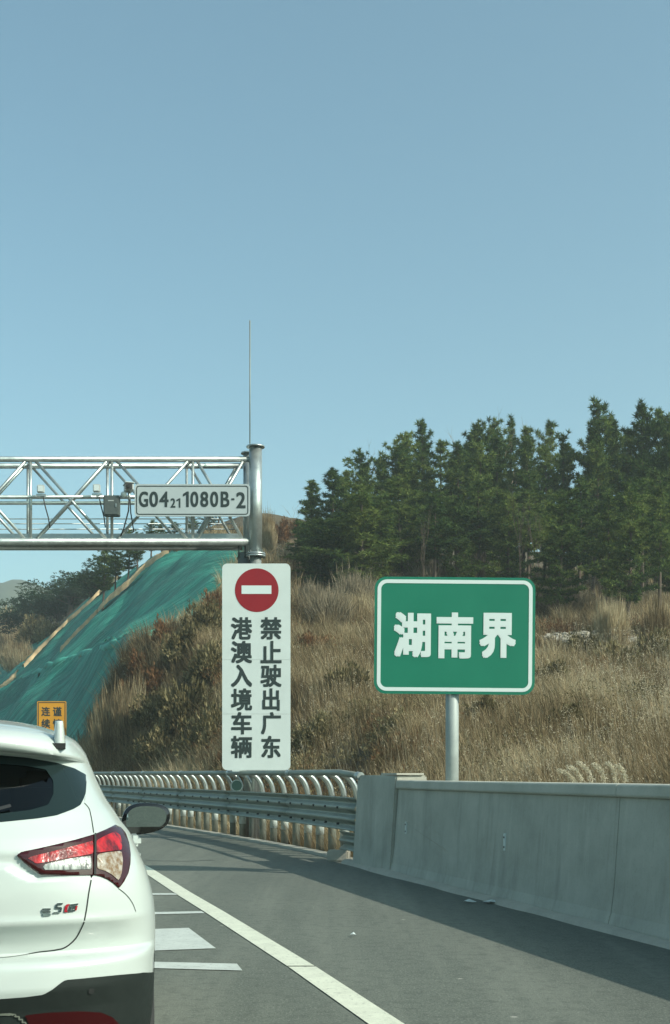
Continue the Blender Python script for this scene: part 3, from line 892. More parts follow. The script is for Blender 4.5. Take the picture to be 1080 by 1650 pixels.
# ------------------------------------------------------------------ green province sign
Y = 16.3
a, b = at(600, 1118.5, Y), at(859, 930, Y)
gs = empty('province_sign', (at(730, 0, Y).x, Y, 0), 0, 'green road sign with white Chinese writing and white border on a single round post', 'sign')
def loc(px, py): q = at(px, py, Y); return q.x - gs.location.x, q.z
A_ = loc(600, 1118.5); B_ = loc(859, 930)
gs_tilt = []
g = MB(); g.prism(rrect(A_[0], A_[1], B_[0], B_[1], 0.155, 8), 0, 0.028); gs_tilt.append(g.build('panel', M['signgreen'], gs))
a_ = loc(604.5, 1114); b_ = loc(854.5, 934.5); tt = 0.048
g = MB(); ring_prism(g, rrect(a_[0], a_[1], b_[0], b_[1], 0.125, 8), rrect(a_[0] + tt, a_[1] + tt, b_[0] - tt, b_[1] - tt, 0.08, 8), -0.004, -0.001); gs_tilt.append(g.build('border', M['signtext'], gs))
for ch, x0, x1, y0, y1 in (('湖', 631, 691, 987, 1060), ('南', 700, 759, 987, 1061), ('界', 769, 828, 987, 1060)):
    gs_tilt.append(tpx(ch, x0, y0, x1, y1, gs, loc, 'signtext', 0.036))
for o in gs_tilt: o.rotation_euler = (0, R(0.5), 0); o.location.z += 0.0
g = MB(); g.tube([(0, .115, -.2), (0, .115, loc(0, 960)[1])], 0.087, 24); g.build('post', plain('matte_grey_post', (.30, .34, .32), .6, .2, var=.1, vs=5), gs)
for zz in (loc(0, 985)[1], loc(0, 1070)[1]):
    g = MB(); g.box((.0, .05, zz), (1.5, .035, .06)); g.build('back_rail', M['signback'], gs)

# ------------------------------------------------------------------ amber warning sign behind the car
Y = 58.0
a, b = at(60, 1202, Y), at(107, 1130, Y)
ys_ = empty('warning_sign', ((a.x + b.x) / 2, Y, float(T(np.array([(a.x + b.x) / 2]), np.array([Y]))[0])), 0, 'small amber warning sign with black Chinese writing, partly hidden behind the car roof', 'sign')
bz = ys_.location.z
def loc(px, py): q = at(px, py, Y); return q.x - ys_.location.x, q.z - bz
A_ = loc(60, 1216); B_ = loc(107, 1130)
g = MB(); g.prism(rrect(A_[0], A_[1], B_[0], B_[1], 0.05), 0, 0.03); g.build('panel', M['yellow'], ys_)
g = MB(); ring_prism(g, rrect(A_[0] + .04, A_[1] + .04, B_[0] - .04, B_[1] - .04, 0.04), rrect(A_[0] + .075, A_[1] + .075, B_[0] - .075, B_[1] - .075, 0.02), -0.006, -0.001); g.build('border', M['blacktext'], ys_)
for col, s in ((92.5, "谨慎驾驶"), (74, "连续下坡")):
    for i, ch in enumerate(s):
        tpx(ch, col - 7.2, 1139 + i * 19.5, col + 7.2, 1154 + i * 19.5, ys_, loc, 'blacktext', 0.028)
g = MB(); g.tube([(0, .08, -.3), (0, .08, B_[1] - .1)], 0.06, 10); g.build('post', M['galv'], ys_)

# ------------------------------------------------------------------ clipping of fine grids
def clip_mesh(Vs, quads, f):
    """keep the part of a quad grid where f >= 0, cutting edges exactly; returns verts, tris"""
    tris = np.concatenate([quads[:, [0, 1, 2]], quads[:, [0, 2, 3]]])
    ft = f[tris]
    inside = (ft >= 0).all(1); cross = (ft >= 0).any(1) & ~inside
    out = [tuple(t) for t in tris[inside]]
    extra = []; cache = {}
    nV = len(Vs)
    def cut(a, b):
        k = (a, b) if a < b else (b, a)
        if k not in cache:
            fa, fb = f[k[0]], f[k[1]]; t = fa / (fa - fb)
            cache[k] = nV + len(extra); extra.append(Vs[k[0]] * (1 - t) + Vs[k[1]] * t)
        return cache[k]
    for t in tris[cross]:
        poly = []
        for i in range(3):
            a, b = int(t[i]), int(t[(i + 1) % 3])
            if f[a] >= 0: poly.append(a)
            if (f[a] >= 0) != (f[b] >= 0): poly.append(cut(a, b))
        for i in range(1, len(poly) - 1): out.append((poly[0], poly[i], poly[i + 1]))
    V = np.concatenate([Vs, np.array(extra).reshape(-1, 3)]) if extra else Vs
    out = np.array(out, int).reshape(-1, 3)
    used = np.unique(out); remap = -np.ones(len(V), int); remap[used] = np.arange(len(used))
    return V[used], remap[out]

def sdf_poly(Q, poly):
    """signed distance (positive inside) of points Q (n,2) to polygon"""
    poly = np.asarray(poly, float); n = len(poly)
    dmin = np.full(len(Q), 1e9); ins = np.zeros(len(Q), bool)
    for i in range(n):
        a, b = poly[i], poly[(i + 1) % n]
        ab = b - a; l2 = max((ab ** 2).sum(), 1e-12)
        t = np.clip(((Q - a) @ ab) / l2, 0, 1)
        d = np.sqrt((((Q - a) - t[:, None] * ab) ** 2).sum(1)); dmin = np.minimum(dmin, d)
        if a[1] != b[1]:
            c = ((a[1] > Q[:, 1]) != (b[1] > Q[:, 1])) & (Q[:, 0] < (b[0] - a[0]) * (Q[:, 1] - a[1]) / (b[1] - a[1]) + a[0])
            ins ^= c
    return np.where(ins, dmin, -dmin)
def dist_line(Q, pts):
    pts = np.asarray(pts, float); dmin = np.full(len(Q), 1e9)
    for a, b in zip(pts[:-1], pts[1:]):
        ab = b - a; l2 = max((ab ** 2).sum(), 1e-12)
        t = np.clip(((Q - a) @ ab) / l2, 0, 1)
        dmin = np.minimum(dmin, np.sqrt((((Q - a) - t[:, None] * ab) ** 2).sum(1)))
    return dmin

# ------------------------------------------------------------------ white car
CAR_YAW = R(12.1)
CAR_O = Vector((-1.527, 4.45, 0))
prof = np.array([  # z, rear setback, half width, front
    (.20, .25, .80, 4.30), (.28, .12, .86, 4.38), (.40, .05, .895, 4.42), (.52, .03, .903, 4.44), (.62, .02, .905, 4.44),
    (.68, .02, .910, 4.43), (.705, .03, .912, 4.43), (.72, .05, .914, 4.42), (.78, .06, .915, 4.42), (.84, .065, .912, 4.41), (.88, .07, .908, 4.40), (.92, .07, .900, 4.38),
    (1.0, .075, .878, 4.25), (1.05, .08, .858, 4.10), (1.08, .09, .845, 3.80), (1.11, .105, .832, 3.45), (1.15, .125, .815, 3.28), (1.215, .18, .768, 3.15),
    (1.30, .25, .722, 2.98), (1.385, .32, .690, 2.80), (1.46, .385, .665, 2.62), (1.49, .41, .655, 2.55), (1.50, .42, .651, 2.53),
    (1.53, .44, .640, 2.45), (1.56, .47, .622, 2.36), (1.59, .52, .595, 2.25), (1.61, .62, .56, 2.15), (1.63, .80, .50, 2.05),
    (1.65, 1.05, .38, 1.85), (1.658, 1.3, .20, 1.7), (1.66, 1.45, .002, 1.55)])
extra_y = np.array([  # z, addition at the middle of the rear (minus = proud)
    (.20, 0), (.52, 0), (.60, -.015), (.66, -.01), (.70, -.005), (.712, .03), (.72, .085), (.76, .070), (.80, .040), (.832, .008), (.84, .0), (.88, .0), (1.49, 0), (1.497, 0), (1.503, -.15), (1.53, -.185), (1.56, -.20), (1.585, -.19), (1.61, -.13), (1.64, -.04), (1.66, 0)])
SUBV = []
for i in range(len(prof) - 1):
    dz = math.hypot(prof[i + 1, 0] - prof[i, 0], (prof[i + 1, 1] - prof[i, 1]) * .7)
    n = max(2, int(dz / 0.011))
    for k in range(n): SUBV.append(i + k / n)
SUBV.append(len(prof) - 1.0); SUBV = np.array(SUBV)
def cub(tab, t):
    """monotone cubic through rows of a table"""
    n = len(tab); i = np.clip(t.astype(int), 0, n - 2); s = t - i
    d = np.diff(tab)
    m = np.zeros(n); 
    for k in range(1, n - 1):
        if d[k - 1] * d[k] > 0: m[k] = 2 * d[k - 1] * d[k] / (d[k - 1] + d[k])
    m[0] = d[0]; m[-1] = d[-1]
    h00 = 2 * s ** 3 - 3 * s ** 2 + 1; h10 = s ** 3 - 2 * s ** 2 + s; h01 = -2 * s ** 3 + 3 * s ** 2; h11 = s ** 3 - s ** 2
    return h00 * tab[i] + h10 * m[i] + h01 * tab[i + 1] + h11 * m[i + 1]
cz = cub(prof[:, 0], SUBV); cr = cub(prof[:, 1], SUBV); cw = cub(prof[:, 2], SUBV); cf = cub(prof[:, 3], SUBV)
ce = np.interp(cz, extra_y[:, 0], extra_y[:, 1])
NV = len(cz)
NR, NS, NF = 110, 70, 50
TH = np.linspace(0, 1, NR)
EXPN = 3.1
grid = np.zeros((NR + NS + NF, NV, 3))
for j in range(NV):
    W, r, f_, e = cw[j], cr[j], cf[j], ce[j]
    span = f_ - r
    D = min(0.62, span * .45); Df = min(1.0 if cz[j] < 1.09 else .55, span * .45)
    a = TH * math.pi / 2
    # even spacing along the back, then round the corner
    xs_ = np.sin(a) ** (2 / EXPN); ys_c = r + D * (1 - np.cos(a) ** (2 / EXPN))
    xs_[-1] = 1; 
    s = np.r_[0, np.cumsum(np.hypot(np.diff(xs_ * W), np.diff(ys_c)))]; tt = np.linspace(0, s[-1], NR)
    xr_ = np.interp(tt, s, xs_) ; yr_ = np.interp(tt, s, ys_c)
    yr_ = yr_ + e * np.clip(1 - np.abs(xr_) ** 7, 0, 1)
    side_y = np.linspace(r + D, f_ - Df, NS + 1)[1:]
    bow = 1 + 0.0 * side_y
    b = np.linspace(1, 0, NF + 1)[1:] * math.pi / 2
    xf_ = np.sin(b) ** (2 / 2.6) * W; yf_ = f_ - Df * (1 - np.cos(b) ** (2 / 2.6))
    xx = np.r_[xr_ * W, np.full(NS, W), xf_]; yy = np.r_[yr_, side_y, yf_]
    # upper body falls away towards the sides
    zz = cz[j] - 0.055 * np.clip((cz[j] - 1.25) / .25, 0, 1) * (np.abs(xx) / 0.65) ** 2
    # glasshouse narrows towards the front, nose narrows too
    t = np.clip((yy - 2.6) / 1.9, 0, 1)
    xx = xx * (1 - 0.06 * t * t)
    grid[:, j, 0] = xx; grid[:, j, 1] = yy; grid[:, j, 2] = zz
NU = grid.shape[0]
# shoulder crease along the flank
gidx = np.arange(NU * NV).reshape(NU, NV)
CQ = np.stack([gidx[:-1, :-1], gidx[1:, :-1], gidx[1:, 1:], gidx[:-1, 1:]], -1).reshape(-1, 4)
GV = grid.reshape(-1, 3)
# normals
du = np.gradient(grid, axis=0); dv = np.gradient(grid, axis=1)
nrm = np.cross(du, dv); nrm /= np.linalg.norm(nrm, axis=-1, keepdims=True) + 1e-12
GN = nrm.reshape(-1, 3)
if GN[gidx[2, NV // 3]][1] > 0: GN = -GN; CQ = CQ[:, ::-1]
# surface coordinates: metres along the girth at that height, metres up the middle
su = np.zeros((NU, NV)); su[1:] = np.cumsum(np.linalg.norm(np.diff(grid, axis=0), axis=-1), axis=0)
sv = np.zeros((NU, NV)); sv[:, 1:] = np.cumsum(np.linalg.norm(np.diff(grid[5], axis=0), axis=-1))[None]
QS = np.stack([su.reshape(-1), sv.reshape(-1)], -1)
ca, sa = math.cos(CAR_YAW), math.sin(CAR_YAW)
WX = CAR_O.x + GV[:, 0] * ca - GV[:, 1] * sa; WY = CAR_O.y + GV[:, 0] * sa + GV[:, 1] * ca
PXg = (540 + FP * WX / WY).reshape(NU, NV); PYg = (HOR - FP * (GV[:, 2] - HC) / WY).reshape(NU, NV)
UL = NR + 12
def surf(px, py):
    """surface coordinates of the body point that shows at a pixel"""
    d = (PXg[:UL] - px) ** 2 + (PYg[:UL] - py) ** 2
    i, j = np.unravel_index(np.argmin(d), d.shape)
    i0, j0 = min(max(i, 1), UL - 2), min(max(j, 1), NV - 2)
    J = np.array([[(PXg[i0 + 1, j0] - PXg[i0 - 1, j0]) / 2, (PXg[i0, j0 + 1] - PXg[i0, j0 - 1]) / 2],
                  [(PYg[i0 + 1, j0] - PYg[i0 - 1, j0]) / 2, (PYg[i0, j0 + 1] - PYg[i0, j0 - 1]) / 2]])
    try: q = np.linalg.solve(J, [px - PXg[i0, j0], py - PYg[i0, j0]])
    except Exception: q = np.zeros(2)
    q = np.clip(q, -1.5, 1.5)
    s_u = su[i0, j0] + q[0] * (su[i0 + 1, j0] - su[i0 - 1, j0]) / 2 + q[1] * (su[i0, j0 + 1] - su[i0, j0 - 1]) / 2
    s_v = sv[i0, j0] + q[1] * (sv[i0, j0 + 1] - sv[i0, j0 - 1]) / 2
    if px < PXg[0, j0]: s_u = (px - PXg[0, j0]) / 430
    return (s_u, s_v)
def spos(u, v, off=0.0):
    j = int(np.clip(np.searchsorted(sv[0], v) - 1, 0, NV - 2)); t = (v - sv[0, j]) / (sv[0, j + 1] - sv[0, j] + 1e-9)
    res = []
    for jj in (j, j + 1):
        au = abs(u); i = int(np.clip(np.searchsorted(su[:, jj], au) - 1, 0, NU - 2)); k = (au - su[i, jj]) / (su[i + 1, jj] - su[i, jj] + 1e-9)
        P = grid[i, jj] * (1 - k) + grid[i + 1, jj] * k; Nn = GN[gidx[i, jj]]
        P = P + Nn * off
        if u < 0: P = P * np.array([-1, 1, 1.])
        res.append(P)
    return res[0] * (1 - t) + res[1] * t
def smooth_line(pts, n=6):
    P = [np.array(p) for p in pts]; out = []
    for i in range(len(P) - 1):
        a = P[max(i - 1, 0)]; b = P[i]; c = P[i + 1]; d = P[min(i + 2, len(P) - 1)]
        for k in range(n):
            t = k / n
            out.append(.5 * ((2 * b) + (c - a) * t + (2 * a - 5 * b + 4 * c - d) * t * t + (3 * b - a - 3 * c + d) * t ** 3))
    out.append(P[-1]); return out
def ribbon(name, line, w, off, mat, both=True):
    L = [np.array(p) for p in line]; V = []
    for i, p in enumerate(L):
        t = L[min(i + 1, len(L) - 1)] - L[max(i - 1, 0)]; t = t / (np.linalg.norm(t) + 1e-9); n_ = np.array([-t[1], t[0]])
        for s_ in (-.5, .5):
            q = p + n_ * w * s_; V.append(spos(q[0], q[1], off))
    V = np.array(V); n = len(L); Fq = np.array([(2 * i, 2 * i + 1, 2 * i + 3, 2 * i + 2) for i in range(n - 1)])
    me = np_mesh(name, V, Fq, mat); o = link(bpy.data.objects.new(name, me), car)
    if both:
        me = np_mesh(name, V * np.array([-1, 1, 1.]), Fq[:, ::-1], mat); link(bpy.data.objects.new(name, me), car)
def spoly(pts, sub=4, closed=True):
    out = []
    n = len(pts)
    for i in range(n if closed else n - 1):
        a, b = pts[i], pts[(i + 1) % n]
        for k in range(sub): out.append(surf(a[0] + (b[0] - a[0]) * k / sub, a[1] + (b[1] - a[1]) * k / sub))
    if not closed: out.append(surf(*pts[-1]))
    return out
def z3(pts): return [(x / 3.3, 1150 + y / 3.3) for x, y in pts]

# recess of the tailgate under the tip of the lamp, and a soft shoulder below the lamp
rec = sdf_poly(QS, spoly([(-420, 1378), (-152, 1378), (0, 1377), (26, 1377), (48, 1394), (70, 1409), (110, 1411), (90, 1418), (62, 1419), (38, 1413), (8, 1397), (-152, 1397), (-420, 1397)], 3))
dsp = .022 * np.clip(rec / .012, 0, 1)
GV[:] = GV - GN * dsp[:, None]
_g = GV.reshape(NU, NV, 3); _d = np.cross(np.gradient(_g, axis=0), np.gradient(_g, axis=1))

car = empty('car', CAR_O, CAR_YAW, 'white SUV with a red tail light, seen from behind at the left edge', 'car')
MIR = np.array([-1, 1, 1.0])
def body_part(name, f, mat, off=0.0, both=True, parent=None, quads=None, separate=False, thick=0.0):
    V, Tt = clip_mesh(GV + GN * off, CQ if quads is None else quads, f)
    if len(Tt) == 0: return None
    if thick > 0:   # skirt towards the inside so that the piece has depth
        e = {}
        for t in Tt:
            for i in range(3):
                a, b = int(t[i]), int(t[(i + 1) % 3]); e[(a, b)] = e.get((a, b), 0) + 1
        bd = [(a, b) for (a, b) in e if (b, a) not in e]
        ctr = np.array([0, 2.2, 0.8]); 
        # inner ring follows the mean inward direction
        base = len(V); ids = sorted({a for p_ in bd for a in p_}); mp = {a: base + k for k, a in enumerate(ids)}
        Vi = V[ids].copy()
        d = GVtree(Vi) 
        V = np.concatenate([V, Vi - d * thick])
        Tt = np.concatenate([Tt, np.array([(b, a, mp[a]) for a, b in bd] + [(b, mp[a], mp[b]) for a, b in bd])])
    objs = []
    if both and not separate:
        n = len(V); V2 = np.concatenate([V, V * MIR]); T2 = np.concatenate([Tt, Tt[:, ::-1] + n])
        me = np_mesh(name, V2, T2, mat); objs.append(link(bpy.data.objects.new(name, me), parent or car))
    else:
        me = np_mesh(name, V, Tt, mat); objs.append(link(bpy.data.objects.new(name, me), parent or car))
        if both:
            me = np_mesh(name, V * MIR, Tt[:, ::-1], mat); objs.append(link(bpy.data.objects.new(name, me), car))
    return objs[0] if len(objs) == 1 else objs
def GVtree(P):
    out = np.empty_like(P)
    for i, p_ in enumerate(P):
        out[i] = GN[np.argmin(((GV - p_) ** 2).sum(1))]
    return out
ZG = GV[:, 2]; YG = GV[:, 1]; XG = GV[:, 0]
rear_half = YG < 1.2
# --- regions on the rear
glassP = spoly([(-420, 1331), (-152, 1330), (0, 1325), (60, 1319), (91, 1314), (118, 1304), (130, 1297), (136, 1285), (139, 1271), (138.5, 1248), (120, 1238), (91, 1229), (45, 1221), (0, 1217), (-152, 1212), (-420, 1212)])
lampP = spoly(z3([(80, 745), (200, 720), (300, 697), (400, 673), (500, 645), (560, 620), (610, 595), (640, 610), (665, 640), (682, 690), (690, 750), (688, 800), (678, 850), (655, 895), (630, 928), (600, 900), (570, 880), (535, 865), (500, 858), (350, 860), (220, 858), (180, 830), (130, 790)]), 3)
cladP = spoly([(-420, 1612), (-152, 1612), (0, 1610), (40, 1607), (70, 1603), (84, 1595), (98, 1584), (106, 1579), (130, 1577), (190, 1571), (225, 1568), (243, 1565)], 3, False)
# region below: use polyline as upper limit of v over u
cp_ = np.array(cladP); o_ = np.argsort(cp_[:, 0]); cu, cv = cp_[o_, 0], cp_[o_, 1]
vlim = np.interp(QS[:, 0], cu, cv)
side_v = sv[0][np.argmin(np.abs(cz - 0.46))]
ucut = cu[-1]
vlim = np.where(QS[:, 0] > ucut, np.maximum(side_v, cv[-1] - (QS[:, 0] - ucut) * 2.0), vlim)
f_clad = vlim - QS[:, 1]
WC = [(0.86, .34), (3.52, .34)]
def arch(rad): 
    d = np.full(len(GV), 1e9)
    for wy, wz in WC: d = np.minimum(d, np.where(XG > .4, np.hypot(YG - wy, ZG - wz), 9))
    return rad - d
f_clad = np.maximum(f_clad, arch(0.435))
f_glass = sdf_poly(QS, glassP); f_lamp = sdf_poly(QS, lampP)
# side windows and windscreen in side view
def sidepoly(pts, front=False):
    return sdf_poly(np.stack([YG, ZG], -1), pts)
sw = np.where((XG > .3) , np.maximum.reduce([sidepoly([(.80, 1.16), (1.45, 1.13), (1.45, 1.47), (1.10, 1.45), (.95, 1.35)]),
                         sidepoly([(1.50, 1.13), (2.30, 1.12), (2.22, 1.47), (1.50, 1.48)])]), -1)
sw2 = sidepoly([(.50, 1.20), (.74, 1.165), (.90, 1.36), (.72, 1.36)])
sidefront = sidepoly([(2.36, 1.12), (3.05, 1.11), (2.75, 1.27), (2.45, 1.44), (2.28, 1.47)])
wmask = np.array([W_ - .03 for W_ in cw])
insideW = (np.abs(GV[:, 0]).reshape(NU, NV) < (cw[None] - .035)).reshape(-1)
f_side = np.where(XG.reshape(-1) > .25, np.maximum(np.maximum(sw, sw2), sidefront), -1)
f_side = np.where((YG > .45) & ((gidx.reshape(-1) // NV) >= NR - 8) & ((gidx.reshape(-1) // NV) < NR + NS + 12), f_side, -1)
vfw = ((ZG - 1.13) / .02).clip(-1, 1) * .02
iu = gidx.reshape(-1) // NV
f_wind = np.where((iu > NR + NS + 12) , np.minimum(ZG - 1.13, 1.50 - ZG), -1)
# --- the shell: dark lining, then painted panels with gaps
gate = spoly([(-420, 1549), (-152, 1549), (-60, 1546), (0, 1543), (50, 1537), (88, 1531), (106, 1527), (122, 1513), (133, 1492), (138, 1470), (141, 1453), (146, 1425), (150.5, 1385), (151, 1345), (147, 1315), (144, 1304), (136, 1294)], 3, False)
seam1 = dist_line(QS, gate)
lampseam = spoly(z3([(630, 928), (690, 985), (720, 1050), (745, 1110)]), 3, False)
seam2 = dist_line(QS, lampseam)
seam_d = np.full(len(GV), 9.0)
doors = np.minimum.reduce([np.where((ZG < 1.2) & (ZG > .42), np.abs(YG - 1.47), 9), np.where((ZG < 1.2) & (ZG > .42), np.abs(YG - 2.4), 9),
                           np.where((ZG < 1.15) & (ZG > .75), np.abs(YG - 1.0 + (1.15 - ZG) * -.3), 9)]) - .004
doors = np.where((iu > NR - 5) & (iu < NR + NS), doors, 9)
body_part('inner_shell', np.minimum.reduce([ZG - .1, -arch(.40), -f_glass, -f_side, -f_wind]), M['gap'], -0.012)
f_paint = np.minimum.reduce([-f_clad, -f_glass, -f_lamp, -f_side, -f_wind, seam_d, doors])
gateP = gate + [surf(139, 1271), surf(139, 1240), surf(130, 1228), surf(60, 1195), surf(-420, 1190), surf(-420, 1549)]
f_gate = sdf_poly(QS, gateP)
seamline = [surf(*q) for q in [(0, 1543), (50, 1537), (88, 1531), (106, 1526), (122, 1512), (133, 1492), (139, 1468), (143, 1440), (147, 1418)]]
ribbon('panel_gap', smooth_line([(-.0, seamline[0][1] - .004)] + seamline), .0055, .0012, M['gap'])
ribbon('panel_gap', smooth_line([surf(*q) for q in [(151, 1342), (149, 1328), (146.5, 1314), (143, 1302), (136, 1294)]]), .005, .0012, M['gap'])
ribbon('panel_gap', smooth_line([surf(*q) for q in z3([(630, 930), (665, 957), (690, 985), (708, 1015), (722, 1052)])]), .0035, .0012, M['gap'])
body_part('body', np.minimum(f_paint, -f_gate), M['paint'], 0)
body_part('tailgate', np.minimum(f_paint, f_gate), M['paint'], 0)
body_part('rear_window', np.minimum(f_glass, QS[:, 0] * 0 + 1), M['glass'], -0.002)
f_in = sdf_poly(QS, spoly([(-420, 1316), (-152, 1315), (0, 1311), (50, 1305), (78, 1297), (86, 1280), (86, 1258), (74, 1240), (40, 1234), (0, 1231), (-152, 1229), (-420, 1229)]))
body_part('window_frit', np.minimum(f_glass, -f_in), M['glassdark'], 0.0006)
body_part('side_window', f_side, M['glass'], -0.002)
body_part('windscreen', f_wind, M['glass'], -0.002)
body_part('plastic_cladding', np.minimum(f_clad, -arch(.375)), M['clad'], 0.004)
# --- tail lights, each with its lenses
zp = lambda pts: sdf_poly(QS, spoly(z3(pts), 3))
lamp_gap = np.full(len(GV), 9.0)
ribbon('lamp_seam', [surf(*q_) for q_ in z3([(500, 645), (500, 690), (499, 780), (498, 856)])], .009, .0125, M['gap'])
red_in = np.maximum(zp([(140, 770), (260, 742), (420, 700), (490, 680), (491, 748), (420, 762), (300, 782), (215, 797), (190, 800)]),
                    zp([(508, 678), (560, 652), (610, 632), (634, 655), (640, 700), (641, 728), (560, 738), (508, 745)]))
white_in = zp([(218, 806), (300, 790), (400, 770), (480, 762), (482, 828), (400, 830), (240, 832)])
amber_in = zp([(512, 752), (570, 742), (638, 735), (646, 780), (640, 845), (626, 890), (590, 858), (555, 838), (512, 826)])
tl = body_part('tail_light', np.minimum(f_lamp, lamp_gap), M['lens'], 0.006, separate=True, thick=0.02)
for fcc, nm, mt in ((np.minimum(red_in, lamp_gap), 'red_lens', 'lensr'), (white_in, 'clear_lens', 'lensw'), (np.minimum(amber_in, lamp_gap), 'indicator_lens', 'lensa')):
    V, Tt = clip_mesh(GV + GN * 0.009, CQ, fcc)
    for k, par in enumerate(tl):
        me = np_mesh(nm, V if k == 0 else V * MIR, Tt if k == 0 else Tt[:, ::-1], M[mt]); link(bpy.data.objects.new(nm, me), par)
# --- reflectors, sensors, lower trim
reflP = z3([(130, 1600), (250, 1585), (420, 1578), (530, 1585), (590, 1610), (640, 1660), (560, 1700), (300, 1712), (180, 1700)])
f_ref = sdf_poly(QS, spoly(reflP, 2))
body_part('reflector', f_ref, M['refl'], 0.010, separate=True)
f_trim = np.minimum(0.006 - np.abs(dist_line(QS, spoly(z3([(-900, 1592), (40, 1592), (85, 1600), (130, 1640), (180, 1720)]), 3, False))), 1)
body_part('lower_trim', f_trim, M['postg'], 0.010)
for c_, rr_ in (((146, 1596), .013),):
    q_ = np.array(surf(*c_)); f_s = rr_ - np.hypot(QS[:, 0] - q_[0], QS[:, 1] - q_[1])
    body_part('parking_sensor', f_s, M['gap'], 0.008, separate=True)
    f_s2 = np.minimum(rr_ + .005 - np.hypot(QS[:, 0] - q_[0], QS[:, 1] - q_[1]), 1)
q_ = np.array(surf(108, 1603)); dq = np.hypot(QS[:, 0] - q_[0], QS[:, 1] - q_[1])
body_part('tow_cover', .0015 - np.abs(dq - .03), M['gap'], 0.0055, both=False)
# --- badge: low stacked emblem, an S shape and a red and silver block, on the tailgate
def badge(name, pts, mat, off=.007):
    P = [surf(*q) for q in pts]; n = len(P)
    V = [spos(u, v, off) for u, v in P] + [spos(u, v, .0) for u, v in P]
    g = MB(); g.add(V, [tuple(range(n))] + [(i, i + n, (i + 1) % n + n, (i + 1) % n) for i in range(n)])
    return g.build(name, mat, car)
B = lambda L: [(x / 6.6, 1400 + y / 6.6) for x, y in L]
badge('badge', B([(437, 438), (458, 418), (535, 418), (537, 436), (455, 438)]), M['chrome'])
badge('badge', B([(440, 448), (535, 446), (538, 464), (452, 468)]), M['chrome'])
badge('badge', B([(446, 480), (540, 474), (536, 498), (460, 504)]), M['chrome'])
badge('badge', B([(590, 378), (612, 362), (666, 362), (662, 378), (616, 382), (608, 402), (650, 404), (658, 420), (648, 458), (630, 472), (562, 474), (568, 460), (622, 455), (634, 422), (585, 420)]), M['chrome'])
badge('badge', B([(690, 392), (712, 376), (740, 374), (722, 398), (708, 440), (716, 460), (680, 460)]), M['badgered'])
badge('badge', B([(744, 376), (828, 366), (824, 384), (738, 392)]), M['chrome'])
badge('badge', B([(736, 400), (760, 398), (748, 438), (790, 434), (784, 452), (716, 456)]), M['chrome'])
badge('badge', B([(772, 396), (794, 394), (786, 426), (762, 428)]), M['chrome'])
badge('badge', B([(802, 394), (822, 392), (810, 440), (794, 442)]), M['badgered'])
ribbon('rear_wiper', smooth_line([surf(-60, 1322), surf(-20, 1312), surf(17, 1302)]), .016, .016, M['black'], both=False)
# --- shark fin, mirror, handles, wheels, front lamps
def local(px, py, Yw):
    w_ = at(px, py, Yw) - CAR_O
    return Vector((w_.x * ca + w_.y * sa, -w_.x * sa + w_.y * ca, w_.z))
# fin-shaped antenna near the rear of the roof
p0 = local(95.5, 1197, 4.98)
g = MB()
lv = []
for t in np.linspace(0, 1, 7):
    wx = .027 * (1 - t * .42); y0_, y1_ = 0.0 + .010 * t, .20 - .125 * t ** .8
    z_ = .095 * t - .012
    ring_ = [(wx * math.sin(a_) * (1 if abs(math.cos(a_)) < .99 else 1), (y0_ + y1_) / 2 - (y1_ - y0_) / 2 * math.cos(a_), z_) for a_ in np.linspace(0, 2 * math.pi, 17)[:-1]]
    lv.append([(math.copysign(abs(x_ / wx) ** .6, x_) * wx, y_, zz_) for x_, y_, zz_ in ring_])
V = [p_ for r_ in lv for p_ in r_]; Fc = [(i * 16 + k, i * 16 + (k + 1) % 16, i * 16 + 16 + (k + 1) % 16, i * 16 + 16 + k) for i in range(6) for k in range(16)]
Fc.append(tuple(range(6 * 16, 7 * 16)))
g.add([(p0.x + x_, p0.y + y_, p0.z + z_ + .006) for x_, y_, z_ in V], Fc, True)
fin = g.build('antenna_fin', M['paint'], car)
g = MB(); g.box((p0.x, p0.y + .08, p0.z - .012), (.05, .18, .022)); g.build('antenna_base', M['gap'], fin)
# door mirrors
mc = local(236, 1319, 4.45 + 3.0)
def mirror(sgn):
    g = MB(); K = 24; V = []
    for t, s in ((0, 1.0), (.04, 1.03), (.10, .97), (.16, .78), (.20, .45), (.215, .1)):
        for k in range(K):
            a_ = 2 * math.pi * k / K
            x_ = math.copysign(abs(math.cos(a_)) ** .75, math.cos(a_)) * .140; z_ = math.copysign(abs(math.sin(a_)) ** .8, math.sin(a_)) * .092
            z_ *= (1 - .22 * (x_ / .14)) if z_ < 0 else (1 - .05 * (x_ / .14)); x_ += .012 * (z_ / .09)
            V.append((sgn * (mc.x + x_ * s), mc.y + t, mc.z + z_ * s + .01 * (1 - s)))
    Fc = [(i * K + k, i * K + (k + 1) % K, i * K + K + (k + 1) % K, i * K + K + k) for i in range(5) for k in range(K)] + [tuple(range(5 * K, 6 * K)), tuple(range(K))]
    g.add(V, Fc, True)
    md = g.build('door_mirror', M['gloss'], car)
    g = MB(); V2 = []
    for k in range(K):
        v = Vector(V[k]); c_ = Vector((sgn * mc.x, mc.y, mc.z)); d_ = v - c_
        V2.append((c_.x + d_.x * .85, mc.y - .006 - d_.z * .10, c_.z + d_.z * .82))
    g.add(V2, [tuple(range(K))]); g.build('mirror_glass', M['mirror'], md)
    g = MB(); g.box((sgn * (mc.x + .128), mc.y + .04, mc.z - .01), (.035, .07, .03)); g.build('indicator', M['lensw'], md, None, .008)
    g = MB(); g.tube([(sgn * (mc.x - .12), mc.y + .08, mc.z - .07), (sgn * .80, mc.y + .1, mc.z - .10)], .035, 8); g.build('mirror_arm', M['black'], md)
